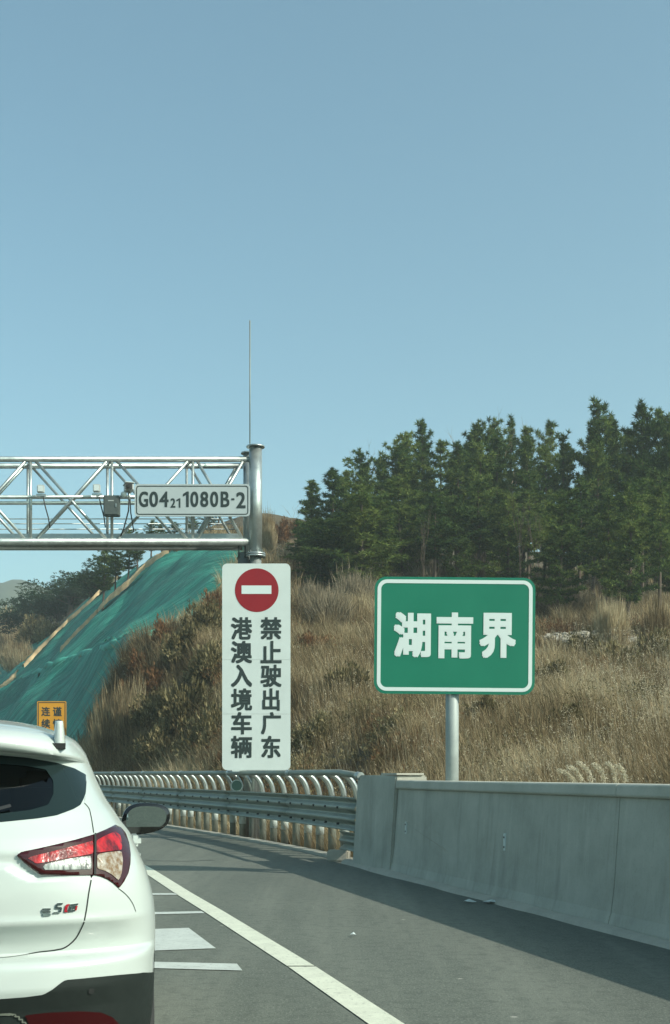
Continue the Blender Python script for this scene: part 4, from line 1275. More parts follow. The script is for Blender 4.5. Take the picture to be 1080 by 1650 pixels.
mirror(1); mirror(-1)
for sgn in (1, -1):
    for (px, py, yl) in ((226, 1353, 1.25), (223.5, 1377, 2.15)):
        yw = CAR_O.y + .94 * sa + yl * ca
        z_ = HC - (py - HOR) / FP * yw; W_ = float(np.interp(z_, cz, cw))
        g = MB(); g.box((sgn * (W_ + .022), yl, z_), (.05, .22, .05)); o = g.build('door_handle', M['paint'], car, None, .014)
    for wy, wz in WC:
        g = MB(); x_ = sgn * .80
        Vt = []; K = 40
        for dx_, rr_ in ((-.10, .20), (-.11, .30), (-.09, .335), (.0, .34), (.09, .335), (.11, .30), (.10, .20)):
            for k in range(K):
                a_ = 2 * math.pi * k / K; Vt.append((x_ + dx_, wy + rr_ * math.cos(a_), .34 + rr_ * math.sin(a_)))
        g.add(Vt, [(i * K + k, i * K + (k + 1) % K, i * K + K + (k + 1) % K, i * K + K + k) for i in range(6) for k in range(K)], True)
        wh = g.build('wheel', M['tyre'], car)
        g = MB(); g.tube([(x_ + sgn * .06, wy, .34), (x_ + sgn * .075, wy, .34)], .05, 16)
        g.tube([(x_ - .02, wy, .34), (x_ + .02, wy, .34)], .2, 24)
        for k in range(10):
            a_ = 2 * math.pi * k / 10
            g.tube([(x_ + sgn * .07, wy, .34), (x_ + sgn * .085, wy + .21 * math.cos(a_), .34 + .21 * math.sin(a_))], .018, 6)
        g.build('rim', M['rim'], wh)
    g = MB(); g.box((sgn * .66, 4.17, .86), (.34, .2, .13)); g.build('headlight', M['lensw'], car, None, .03)
g = MB(); g.box((0, 2.2, .30), (1.5, 3.9, .22)); g.build('underbody', M['gap'], car)
g = MB(); g.box((0, .05, .92), (.46, .03, .14)); g.build('plate_recess', M['clad'], car)
for yl, zc_ in ((1.45, .92), (2.45, .96)):
    for x_ in (-.42, .42) if yl > 2 else (-.42, 0, .42):
        g = MB(); g.box((x_, yl, zc_), (.46 if yl > 2 else .40, .14, .56)); o = g.build('seat_back', M['clad'], car, None, .05)
        g = MB(); g.box((x_, yl + .01, zc_ + .37), (.26, .10, .17)); g.build('headrest', M['clad'], car, None, .04)
g = MB(); g.box((0, 3.15, .92), (1.4, .5, .3)); g.build('dashboard', M['clad'], car, None, .05)
g = MB(); g.box((0, .75, .98), (1.2, .6, .03)); g.build('parcel_shelf', M['clad'], car, None, .008)

# ------------------------------------------------------------------ debris nets on the cut slope
def plan_poly(pts, sub=3):
    out = []
    for i in range(len(pts)):
        a, b = pts[i], pts[(i + 1) % len(pts)]
        for k in range(sub):
            h = hit(a[0] + (b[0] - a[0]) * k / sub, a[1] + (b[1] - a[1]) * k / sub)
            if h is not None: out.append((h.x, h.y))
    return out
nd = (hit(265, 915) - hit(110, 1052)); nd = Vector((nd.x, nd.y)).normalized(); nn = Vector((-nd.y, nd.x))
NETS = []
def net(pts, label, lift, seed, lip=None):
    P = plan_poly(pts); NETS.append(P); A2 = np.array(P)
    lo, hi = A2.min(0) - 1, A2.max(0) + 1
    xs = np.arange(lo[0], hi[0], 0.42); yn = np.arange(lo[1], hi[1], 0.42)
    X, Y = np.meshgrid(xs, yn, indexing='ij')
    Q = np.stack([X.ravel(), Y.ravel()], -1)
    cr = Q @ np.array(nn); al = Q @ np.array(nd)
    wob = vnoise(al / 9, cr / 5, seed) * 1.6
    wr = (np.abs(vnoise((cr + wob) * 1.1, al / 6, seed + 1) - .5) * .35 + np.abs(vnoise((cr + wob) * .35, al / 12, seed + 2) - .5) * .55
          + vnoise(Q[:, 0] / 1.2, Q[:, 1] / 1.2, seed + 3) * .28 + np.abs(vnoise(Q[:, 0] / 3.1, Q[:, 1] / 2.3, seed + 8) - .5) * .7)
    f = sdf_poly(Q, P) + (vnoise(Q[:, 0] / 1.5, Q[:, 1] / 1.5, seed + 5) - .5) * 1.0
    z = T(Q[:, 0], Q[:, 1]) + lift + wr - .3
    if lip is not None:
        dl = dist_line(Q, lip); z += .6 * np.exp(-(dl / .55) ** 2)
    V = np.c_[Q, z]; n1 = len(yn)
    ii = np.arange(len(Q)).reshape(len(xs), n1)
    Qd = np.stack([ii[:-1, :-1], ii[1:, :-1], ii[1:, 1:], ii[:-1, 1:]], -1).reshape(-1, 4)
    V, Tt = clip_mesh(V, Qd, f)
    me = np_mesh('erosion_net', V, Tt, M['net'])
    uv = me.uv_layers.new(name='UVMap'); li = np.empty(len(me.loops), np.int32); me.loops.foreach_get('vertex_index', li)
    cr2 = V[:, :2] @ np.array(nn); al2 = V[:, :2] @ np.array(nd)
    uv.data.foreach_set('uv', np.stack([al2[li], cr2[li]], -1).astype(np.float32).ravel())
    o = link(bpy.data.objects.new('erosion_net', me))
    tag(o, label, 'netting', 'green nets over the cut slope'); return o
net_up = net([(386, 884), (340, 886), (290, 888), (266, 898), (222, 914), (180, 934), (132, 976), (84, 1022), (40, 1050), (0, 1076), (-70, 1112),
     (-90, 1175), (0, 1134), (80, 1096), (160, 1070), (245, 1046), (275, 1030), (300, 1010), (330, 990), (350, 960), (380, 930), (395, 900)],
    'large dark green erosion net draped over the upper slope below the gantry', 0.16, 21)
net_lo = net([(245, 1036), (160, 1060), (80, 1087), (0, 1127), (-90, 1168), (-100, 1215), (20, 1222), (100, 1225), (150, 1235), (162, 1200), (150, 1180), (170, 1140), (190, 1095), (215, 1060)],
    'dark green erosion net over the lower slope above the car roof and amber sign', 0.20, 41,
    lip=plan_poly([(245, 1038), (160, 1062), (80, 1089), (0, 1129), (-90, 1170)], 3)[:-3])
g = MB(); L_ = []
for a, b in zip([(250, 1036), (205, 1048), (160, 1060), (120, 1073), (80, 1086), (40, 1104), (0, 1125)], [(205, 1048), (160, 1060), (120, 1073), (80, 1086), (40, 1104), (0, 1125), (-60, 1150)]):
    for k in range(5):
        h_ = hit(a[0] + (b[0] - a[0]) * k / 5, a[1] + (b[1] - a[1]) * k / 5)
        if h_: L_.append(h_ + Vector((0, 0, .30 + .18 * random.random())))
g.tube(L_, [.30 + .14 * random.random() for _ in L_], 8); fo = g.build('net_lit_rim', plain('net_rim_light_paint', (.05, .30, .225), .75, var=.5, vs=1.2), net_lo)  # added tube along the lip, its lighter teal paints the sunlit rim
def strip_on(pts, w, nm, parent, lift=0.40):
    L = []
    for a, b in zip(pts[:-1], pts[1:]):
        for k in range(8):
            h = hit(a[0] + (b[0] - a[0]) * k / 8, a[1] + (b[1] - a[1]) * k / 8)
            if h: L.append(h)
    g = MB(); V = []
    for i, p_ in enumerate(L):
        t = L[min(i + 1, len(L) - 1)] - L[max(i - 1, 0)]; t.z = 0
        if t.length < 1e-4: t = Vector((0, 1, 0))
        t.normalize(); n_ = Vector((t.y, -t.x, 0))
        ww = w * (.7 + .6 * float(vnoise(i * .6, 1, 9)))
        for s_, h_ in ((-1, -.1), (-.5, .22), (.5, .22), (1, -.1)):
            q = p_ + n_ * ww * s_; z = float(T(np.array([q.x]), np.array([q.y]))[0]); V.append((q.x, q.y, z + lift + h_ + .1 * random.random()))
    g.add(V, [(4 * i + j, 4 * i + j + 1, 4 * i + j + 5, 4 * i + j + 4) for i in range(len(L) - 1) for j in range(3)], True)
    return g.build(nm, M['sand'], parent)
strip_on([(272, 901), (235, 925), (205, 955), (180, 975), (150, 1005), (120, 1035), (95, 1062)], .27, 'earth_strip', net_up, .55)
strip_on([(190, 940), (165, 960), (140, 985), (110, 1010), (85, 1035), (55, 1065), (35, 1088)], .27, 'earth_strip', net_up, .5)
strip_on([(28, 1093), (12, 1108), (-5, 1122)], .35, 'earth_strip', net_up)

# ------------------------------------------------------------------ dry grass
# leafy things made of small faces
def leaf_cloud(pts, size, flat=0.0, k=3, sdirs=None, seed=0, wr=.28):
    """k little faces round every point; returns verts and tris"""
    r_ = np.random.default_rng(seed)
    n = len(pts) * k
    if np.ndim(size): size = np.repeat(size, k)[:, None]
    C_ = np.repeat(pts, k, 0) + r_.normal(0, size * .45, (n, 3))
    a = r_.normal(0, 1, (n, 3)); a /= np.linalg.norm(a, axis=1, keepdims=True)
    if sdirs is not None:
        a = np.repeat(sdirs, k, 0) + a * .75; a /= np.linalg.norm(a, axis=1, keepdims=True)
    b = np.cross(a, r_.normal(0, 1, (n, 3))); b /= np.linalg.norm(b, axis=1, keepdims=True)
    s = size * r_.uniform(.6, 1.3, (n, 1))

    V = np.stack([C_ - b * s * wr, C_ + b * s * wr, C_ + a * s], 1).reshape(-1, 3)
    return V, np.arange(n * 3).reshape(-1, 3)

def in_nets(X, Y):
    Q = np.c_[X, Y]; m = np.zeros(len(X), bool)
    for P in NETS:
        m |= sdf_poly(Q, P) > 0.3
    return m
def scatter(n, y0, y1, umax, power=1.0):
    """plan positions on the visible hill, denser close by"""
    u_ = rng.random(n) ** power
    Y = y0 + (y1 - y0) * u_
    px = rng.uniform(-120, 1230, n)
    X = (px - 540) / FP * Y
    d = X - edge(Y)
    return X, Y, d
def proj(X, Y, Z): return 540 + FP * X / Y, HOR - FP * (Z - HC) / Y
def blades(name, X, Y, H, Wd, lean, mat, seg=2, kink=0.0, label=None, ang=None):
    n = len(X); Z = T(X, Y) - 0.05
    if ang is None: ang = rng.uniform(0, 2 * np.pi, n)
    dx = np.cos(ang) * lean * H - 0.08 * H; dy = np.sin(ang) * lean * H * .6
    wa = rng.uniform(-.9, .9, n); wx = np.cos(wa) * Wd / 2; wy = np.sin(wa) * Wd / 2
    P = []
    for t, w in ((0, 1.0), (.55, .8), (1, 0)):
        b = t ** 1.5
        cx_ = X + dx * b; cy_ = Y + dy * b; cz_ = Z + H * (t - kink * t ** 3)
        if w > 0:
            P += [np.c_[cx_ - wx * w, cy_ - wy * w, cz_], np.c_[cx_ + wx * w, cy_ + wy * w, cz_]]
        else: P += [np.c_[cx_, cy_, cz_]]
    V = np.stack(P, 1).reshape(-1, 3)
    b = (np.arange(n) * 5)[:, None]
    Ft = np.concatenate([b + np.array([[0, 1, 3]]), b + np.array([[0, 3, 2]]), b + np.array([[2, 3, 4]])])
    o = link(bpy.data.objects.new(name, np_mesh(name, V, Ft, mat, False)))
    return tag(o, label, None, None, 'stuff')
def masks(X, Y, d):
    track = (X > 6) & (np.abs(Y - 58.8 - (X - 15) * -.04) < 3.4)
    return (d > 0.7) & ~in_nets(X, Y) & ~track & (rng.random(len(X)) < np.where(Y > 66, .4, 1)) & ~((Y > 40) & (d < 2.2))
# tussocks: every one a fan of blades, beside a thinner cover of single blades
X, Y, d = scatter(40000, 15, 90, 60, 1.25)
big = vnoise(X / 5, Y / 5, 62) * .6 + vnoise(X / 2, Y / 2, 63) * .4
ok = masks(X, Y, d) & (rng.random(len(X)) < np.clip(-.5 + 2.1 * big, .05, 1))
X, Y, big = X[ok], Y[ok], big[ok]
kb = 32; n = len(X)
th = rng.uniform(.5, 1.5, n) * (.4 + 1.1 * big) * np.where((Y > 60) & (Y < 74), 1.35, 1) * np.where((Y > 44) & (Y < 57) & (X > 9), .38, 1); rd = rng.uniform(.08, .30, n)
a_ = rng.uniform(0, 6.283, n * kb); q_ = np.sqrt(rng.random(n * kb))
TX = np.repeat(X, kb) + np.cos(a_) * q_ * np.repeat(rd, kb); TY = np.repeat(Y, kb) + np.sin(a_) * q_ * np.repeat(rd, kb)
TH_ = np.repeat(th, kb) * rng.uniform(.4, 1.15, n * kb); TA = a_ + rng.normal(0, .5, n * kb); TL = q_ * rng.uniform(.1, .6, n * kb)
X, Y, d = scatter(420000, 15, 92, 60, 1.25)
c2 = vnoise(X / .9, Y / .9, 61) * .5 + vnoise(X / 4, Y / 4, 64) * .5
ok = masks(X, Y, d) & (rng.random(len(X)) < np.clip(-.1 + 1.3 * c2, .08, 1))
X, Y, c2 = X[ok], Y[ok], c2[ok]; m_ = len(X)
X = np.r_[TX, X]; Y = np.r_[TY, Y]; H = np.r_[TH_, (.12 + .5 * c2 * rng.random(m_))]
AG = np.r_[TA, rng.uniform(0, 6.283, m_)]; LN = np.r_[TL, rng.uniform(.1, .9, m_)]
blades('dry_grass', X, Y, H, (.003 + .00028 * Y) * rng.uniform(.5, 1.5, len(X)), LN, M['straw'], kink=.25, ang=AG, label='dry straw coloured grass covering the hillside')
# low dead weeds between the grass
X, Y, d = scatter(70000, 15, 88, 60, 1.2)
wk = vnoise(X / 3.2, Y / 3.2, 91) * .6 + vnoise(X / 1.2, Y / 1.2, 92) * .4
ok = masks(X, Y, d) & (rng.random(len(X)) < np.clip((wk - .47) * 4, .02, 1))
X, Y, wk = X[ok], Y[ok], wk[ok]
P = np.c_[X, Y, T(X, Y) + rng.random(len(X)) ** 1.3 * (.15 + 1.0 * wk)]
keep = np.hypot(X - 2.9, Y - 14.9) > 2.2; P = P[keep]; Y = Y[keep]
V, Ft = leaf_cloud(P, .018 + .0013 * Y, k=5, seed=17, wr=.2)
tag(link(bpy.data.objects.new('dead_weeds', np_mesh('dead_weeds', V, Ft, M['olive'], False))), 'low brown dead weeds between the grass on the hillside', None, None, 'stuff')
# tangled scrub mounds
X, Y, d = scatter(1200, 17, 74, 60, 1.1)
ok = masks(X, Y, d) & (vnoise(X / 7, Y / 7, 131) > .38) & (np.hypot(X - 2.9, Y - 14.9) > 3) & (d > 1.6)
X, Y = X[ok], Y[ok]; n = len(X); kk = 150
rr_ = np.repeat(rng.uniform(.25, .85, n), kk); vv = rng.normal(0, 1, (n * kk, 3)); vv /= np.linalg.norm(vv, axis=1, keepdims=True); vv[:, 2] = np.abs(vv[:, 2])
bx_ = np.repeat(X, kk) + vv[:, 0] * rr_ * 1.25; by_ = np.repeat(Y, kk) + vv[:, 1] * rr_
P = np.c_[bx_, by_, np.repeat(T(X, Y), kk) + vv[:, 2] * rr_ * 1.15 * rng.uniform(.4, 1.1, n * kk)]
for half, mt, nm in ((0, 'olive', 'tangled dull brown scrub mounds among the grass on the hillside'), (1, 'redbrush', 'rusty dead fern mounds among the grass on the hillside')):
    sel = (np.repeat(np.arange(n), kk) % 3 == 0) == bool(half)
    V, Ft = leaf_cloud(P[sel], .03 + .0016 * by_[sel], k=3, sdirs=vv[sel] + np.array([0, 0, .7]), seed=31 + half, wr=.12)
    tag(link(bpy.data.objects.new('scrub' if not half else 'dead_fern', np_mesh('scrub', V, Ft, M[mt], False))), nm, None, None, 'stuff')
# seed plumes standing above the grass
X, Y, d = scatter(42000, 16, 84, 60, 1.2)
px_, py_ = proj(X, Y, T(X, Y))
band = ((py_ > 900) & (py_ < 1000) & (px_ > 560)) * .55 + ((px_ > 850) & (py_ > 1040)) * .65 + ((px_ > 470) & (px_ < 850) & (py_ > 1080)) * .35 + .04
ok = (d > 0.9) & ~in_nets(X, Y) & (rng.random(len(X)) < .6 * band * np.clip(vnoise(X / 2.5, Y / 2.5, 77) * 2.2 - .6, 0, 1))
X, Y = X[ok], Y[ok]; n = len(X)
Z = T(X, Y); H = rng.uniform(.6, 1.35, n); V = []; 
az = rng.normal(np.pi, 1.0, n); ln = rng.uniform(.1, .35, n)
tx = X + np.cos(az) * ln; ty = Y + np.sin(az) * ln * .5
sw_ = .004 + .00016 * Y
pl = rng.uniform(.14, .30, n); dxp = np.cos(az) * .35
P = [np.c_[X - sw_ / 2, Y, Z], np.c_[X + sw_ / 2, Y, Z], np.c_[tx, ty, Z + H]]
V = np.stack(P, 1).reshape(-1, 3); Ft = np.arange(n * 3).reshape(-1, 3)
kp = 9; tq = rng.random(n * kp)
R_ = lambda a: np.repeat(a, kp)
C2 = np.c_[R_(tx) + R_(dxp * pl) * tq ** 1.6, R_(ty), R_(Z + H) + R_(pl) * tq * .9] + rng.normal(0, .006, (n * kp, 3))
D2 = np.c_[R_(dxp) * 1.2, np.zeros(n * kp), np.full(n * kp, .6)]
V2, F2 = leaf_cloud(C2, .022 + .0009 * R_(Y), k=1, sdirs=D2, seed=5, wr=.13)
V = np.concatenate([V, V2]); Ft = np.concatenate([Ft, F2 + n * 3])
tag(link(bpy.data.objects.new('reed_plumes', np_mesh('reed_plumes', V, Ft, M['plume'], False))), 'pale seed heads of tall reeds scattered over the hillside', None, None, 'stuff')

def pine_meshes(h, rad, seed, base=.12, dens=1.0, shape=.75):
    r_ = np.random.default_rng(seed)
    g = MB(); bend = r_.normal(0, .02, 2) * h
    def ax(t): return Vector((bend[0] * math.sin(t * 2.4), bend[1] * math.sin(t * 2.0), h * t))
    rt = .011 * h + .03
    g.tube([ax(t) for t in np.linspace(0, 1, 10)], [rt * (1 - t * .93) for t in np.linspace(0, 1, 10)], 7)
    pts = []; dirs = []; sz = []; asy = r_.uniform(0, 6.28)
    t = base
    while t < .97:
        env = rad * ((1 - t) ** shape) * (min(1, (t - base) / .14 + .50)) * 1.12 * r_.uniform(.85, 1.1) + .20
        nb = int(r_.integers(4, 7)) if t < .88 else 4
        a0 = r_.uniform(0, 6.28)
        for k in range(nb):
            a = a0 + 6.283 * k / nb + r_.normal(0, .25)
            if r_.random() < .14: continue
            L = env * r_.uniform(.55, 1.2) * (1 + .32 * math.sin(a * 2 + asy + t * 7))
            if r_.random() < .10: L *= .4
            up = .25 + .75 * t + r_.normal(0, .12)
            s = ax(t); e = s + Vector((math.cos(a) * L, math.sin(a) * L, L * up * .8))
            mid = s.lerp(e, .5) - Vector((0, 0, L * .06))
            g.tube([s, mid, e], [.02 * (1 - t) * h * .18 + .010, .012, .005], 4, False)
            m = max(2, int(L / .22 * dens))
            for j in range(m):
                q = (j + 1) / m
                if q < .25 and m > 1: continue
                for sd in ((0,) if q > .9 else (-1, 1)):
                    side = Vector((-math.sin(a), math.cos(a), 0)) * sd * r_.uniform(.15, .42) * L * (1.1 - q * .7)
                    pts.append(s.lerp(e, q) + side + Vector((0, 0, r_.normal(0.03, .05))))
                    dirs.append(Vector((math.cos(a) * .45, math.sin(a) * .45, .85))); sz.append(1.0)
        t += (.46 + .24 * r_.random()) / h * (1.0 if t < .8 else .85)
    for q in (.93, .965, 1.0): pts.append(ax(q)); dirs.append(Vector((0, 0, 1)))
    P = np.array(pts); D = np.array(dirs); n = len(P); K = 30
    # each tuft is a brush of needles fanning up and outwards from a twig end
    tw = P - D * .10
    A = np.repeat(D, K, 0) * .38 + r_.normal(0, .55, (n * K, 3)); A /= np.linalg.norm(A, axis=1, keepdims=True)
    C_ = np.repeat(tw, K, 0) + A * .03
    Bv = np.cross(A, r_.normal(0, 1, (n * K, 3))); Bv /= np.linalg.norm(Bv, axis=1, keepdims=True)
    L = np.repeat(r_.uniform(.24, .36, n), K)[:, None] * r_.uniform(.75, 1.15, (n * K, 1))
    V = np.stack([C_ - Bv * .034, C_ + Bv * .034, C_ + A * L], 1).reshape(-1, 3)
    Ft = np.arange(n * K * 3).reshape(-1, 3)
    tr = bpy.data.meshes.new('trunk'); tr.from_pydata(g.v, [], g.f); tr.materials.append(M['bark']); tr.update()
    return tr, np_mesh('crown', V, Ft, M['pine'], False)

PV = [pine_meshes(10.0, 1.85, 100 + k, base=b, shape=s, dens=dn) for k, (b, s, dn) in
      enumerate([(.06, .72, 1), (.28, .85, 1), (.22, .62, 1.1), (.34, .78, .9), (.12, .92, 1), (.42, .75, .9)])]
DARKV = []
def broad_mesh(h, seed, n=420):
    r_ = np.random.default_rng(seed); g = MB()
    lobes = [(Vector((r_.normal(0, .20) * h, r_.normal(0, .20) * h, h * r_.uniform(.35, .86))), h * r_.uniform(.14, .25)) for _ in range(11)]
    g.tube([(0, 0, 0), (.02 * h, 0, .3 * h), (0, .02 * h, .75 * h)], [.03 * h, .022 * h, .008 * h], 8)
    for c_, _ in lobes: g.tube([(0, 0, .25 * h), c_], [.012 * h, .004 * h], 5, False)
    P = []; D = []
    for c_, r0 in lobes:
        for _ in range(n // 3):
            v = Vector(r_.normal(0, 1, 3)).normalized(); q = r0 * r_.uniform(.55, 1.08)
            P.append(c_ + Vector((v.x * q, v.y * q, v.z * q * .8))); D.append(v + Vector((0, 0, .4)))
    V, Ft = leaf_cloud(np.array(P), .26, k=9, sdirs=np.array(D), seed=seed)
    tr = bpy.data.meshes.new('trunk'); tr.from_pydata(g.v, [], g.f); tr.materials.append(M['bark']); tr.update()
    return tr, np_mesh('crown', V, Ft, M['dark_leaf'], False)
BV = [broad_mesh(10.0, 300 + k) for k in range(3)]

def plant_tree(name, meshes, pxx, ptop, Y, label, cat='tree', group=None, wide=1.0, sink=.15, px_base=None):
    x = (pxx - 540) / FP * Y; z = float(T(np.array([x]), np.array([Y]))[0]) - sink
    top = HC - (ptop - HOR) / FP * Y; h = max(top - z, 2.0); s = h / 10.0
    r = empty(name, (x, Y, z), random.uniform(0, 6.28), label, cat, group)
    ws_ = (0.45 * s + 0.55) * wide
    for nm, me in (('trunk', meshes[0]), ('crown', meshes[1])):
        o = bpy.data.objects.new(nm, me); o.scale = (ws_, ws_, s); link(o, r)
    return r
G1 = 'pines of the grove on the hill'
special = [
 (965, 643, 78, 'tallest pine of the grove, its pointed top standing clear against the sky', 1.05, 2),
 (529, 752, 76, 'leftmost pine of the grove, at its edge beside the bare brown ridge', 1.25, 1),
 (690, 676, 84, 'pine with a narrow pointed top above the left part of the green sign', .9, 1),
 (776, 677, 82, 'left one of three close pine tops above the middle of the grove', 1.1, 0),
 (799, 674, 84, 'middle one of three close pine tops above the middle of the grove', 1.0, 3),
 (827, 677, 86, 'right one of three close pine tops above the middle of the grove', 1.0, 4),
 (876, 679, 82, 'pine with a small rounded top halfway between the middle group and the tallest pine', .9, 1),
 (905, 700, 80, 'lower pine just left of the tallest pine', .9, 4),
 (988, 673, 80, 'pine shouldering the tallest pine on its right side', 1.0, 0),
 (1028, 658, 78, 'tall dense pine near the right edge, first right of the dip', 1.1, 2),
 (1055, 662, 80, 'tall dense pine second from the right edge', 1.0, 3),
 (1076, 668, 77, 'pine cut by the right edge of the picture', 1.1, 0),
 (578, 726, 80, 'slim pine with tiered top, second stem from the left end of the grove', .95, 3),
 (658, 697, 82, 'bushy pine top left of the narrow pointed one', 1.1, 0),
 (626, 713, 81, 'rounded pine top over the left upper corner of the green sign', 1.1, 2),
 (586, 786, 69, 'broad low pine in front at the left of the grove, above the green sign corner', 1.45, 2),
 (1062, 770, 66, 'slender front pine at far right with its bare trunk showing down to the grass', .95, 5),
 (974, 790, 67, 'front pine below the tallest one with a thin bare lower trunk', .95, 5),
]
for i, (a, b, Yt, lab, wd2, v) in enumerate(special):
    plant_tree('pine_tree', PV[v], a, b, Yt, lab, 'tree', G1, wd2)
ORD = 'first second third fourth fifth sixth seventh eighth ninth tenth eleventh twelfth thirteenth fourteenth fifteenth sixteenth seventeenth eighteenth nineteenth twentieth twenty-first twenty-second twenty-third twenty-fourth twenty-fifth twenty-sixth twenty-seventh twenty-eighth'.split()
fill = [(494, 800, 77, 1.0), (512, 775, 80, 1.1), (545, 765, 79, 1.1), (560, 760, 84, 1.0), (592, 748, 83, 1), (610, 735, 86, 1), (642, 718, 80, 1.1), (674, 712, 85, 1), (704, 712, 80, 1.1), (718, 738, 83, 1),
        (734, 722, 85, 1), (748, 712, 80, 1), (762, 700, 86, 1), (786, 712, 77, 1.1), (812, 700, 80, 1.1), (842, 690, 83, 1), (856, 706, 79, 1), (890, 716, 77, 1), (922, 716, 84, 1), (942, 697, 82, 1.1),
        (954, 700, 76, 1), (1005, 690, 84, 1.1), (1042, 690, 84, 1), (1090, 680, 82, 1.1), (1110, 672, 79, 1.1), (1135, 680, 82, 1.1), (1160, 690, 78, 1.2)]
for i, (a, b, Yt, wd2) in enumerate(fill):
    plant_tree('pine_tree', PV[(i * 5 + 1) % 5], a, b, Yt, 'dark green pine of the back row of the grove, %s crown from the left' % ORD[i], 'tree', G1, wd2)
front = sorted([(498, 852, 74, 1.25), (522, 836, 70, 1.25), (562, 830, 69, 1.3), (545, 838, 70, 1.2), (620, 800, 70, 1.25), (655, 770, 73, 1.2), (700, 790, 71, 1.2), (742, 800, 72, 1.1), (775, 770, 73, 1.2), (815, 790, 72, 1.1), (850, 760, 75, 1.1), (893, 790, 65, 1.1),
         (930, 770, 70, 1.1), (1010, 770, 64, 1.0), (1035, 740, 74, 1), (1085, 790, 70, 1.1), (1120, 760, 70, 1.2), (535, 870, 72, 1.2)])
for i, (a, b, Yt, wd2) in enumerate(front):
    plant_tree('pine_tree', PV[0 if a < 570 else (i * 3 + 2) % 6], a, b, Yt, 'shorter dark green pine of the front row of the grove, %s from the left' % ORD[i], 'tree', 'front row pines of the grove', wd2)
# trees on the left behind the net and under the gantry
left = [(112, 920, 140, 1.2, 0, 'dark round evergreen tree standing alone-looking left of the slope, above the bare earth strips'),
        (72, 938, 150, 1.3, 1, 'dark evergreen tree at the left end of the dark clump by the green net'),
        (150, 935, 128, 1.2, 2, 'dark evergreen tree at the right end of the clump, touching the net edge'),
        (35, 948, 215, 1.3, 1, 'pale hazy tree in the distance at the far left'),
        (168, 905, 112, 1.0, 0, 'dark leafy tree against the sky below the left part of the gantry'),
        (95, 960, 145, 1.2, 2, 'low dark evergreen in the gap between the two big round crowns')]
for a, b, Yt, wd2, v, lab in left:
    plant_tree('evergreen_tree', BV[v], a, b, Yt, lab, 'tree', 'dark evergreens left of the slope', wd2 * 1.1)
for i, (a, b, Yt) in enumerate([(165, 868, 100), (185, 862, 98), (205, 850, 97), (222, 858, 95), (243, 838, 95), (262, 846, 96), (285, 850, 98), (310, 836, 100), (335, 826, 102), (352, 838, 100), (372, 832, 98)]):
    plant_tree('pine_tree', PV[5 if i % 2 else 3], a, b, Yt, 'small open pine on the crest behind the gantry walkway, %s from the left' % ORD[i], 'tree', 'small pines on the crest behind the gantry', .85)

# bare trees
def bare_mesh(seed, h=8.0, nm='branches', mat='palebark', spread=.35):
    r_ = random.Random(seed); g = MB()
    def br(p, d, L, rad, lv):
        q = p + d * L; mid = p.lerp(q, .5) + Vector((r_.gauss(0, .03), r_.gauss(0, .03), 0)) * L
        g.tube([p, mid, q], [rad, rad * .8, rad * .55], 5 if lv < 2 else 3, False)
        if lv >= 4: return
        for k in range(3 if lv else 4):
            t = r_.uniform(.4, 1.0); s = p.lerp(q, t)
            nd_ = (d + Vector((r_.gauss(0, spread), r_.gauss(0, spread), abs(r_.gauss(.1, .15))))).normalized()
            br(s, nd_, L * r_.uniform(.45, .68), rad * .5, lv + 1)
    br(Vector((0, 0, 0)), Vector((0, 0, 1)), h * .55, h * .0075, 0)
    me = bpy.data.meshes.new(nm); me.from_pydata(g.v, [], g.f); me.materials.append(M[mat]); me.update(); return me
BM_ = [bare_mesh(s, mat='twig') for s in (1, 2, 3)]
BMT = [bare_mesh(s, mat='bark', spread=.22) for s in (4, 5, 6)]
for a, b, Yt, lab in ((809, 655, 84, 'bare leafless tree whose twigs stick out above the middle pines'), (725, 690, 84, 'bare leafless tree between the pointed pine and the middle pines'),
                      (598, 708, 84, 'bare leafless tree behind the left pines, twigs against the sky'), (683, 820, 68, 'thin bare pale stemmed tree in front of the pines above the green sign'),
                      (838, 790, 68, 'thin bare pale stemmed tree in front of the pines right of the green sign'), (868, 800, 68, 'leaning bare sapling at the pine grove foot, right of the green sign'),
                      (478, 815, 88, 'bare bush on the brown ridge touching the leftmost pine'), (432, 818, 90, 'bare bush at the left end of the brown ridge beside the gantry column'),
                      (175, 868, 125, 'bare thin tree in the sky gap left below the gantry')):
    x = (a - 540) / FP * Yt; z = float(T(np.array([x]), np.array([Yt]))[0]); h = HC - (b - HOR) / FP * Yt - z
    o = bpy.data.objects.new('bare_tree', BMT[len(lab) % 3] if Yt < 70 else BM_[len(lab) % 3]); o.location = (x, Yt, z); s = max(h, 1.5) / 8.0; k_ = 1.6 if h < 4 else (.6 if Yt < 70 else 1); o.scale = (s * k_, s * k_, s); o.rotation_euler.z = len(lab)
    link(o); tag(o, lab, 'tree')

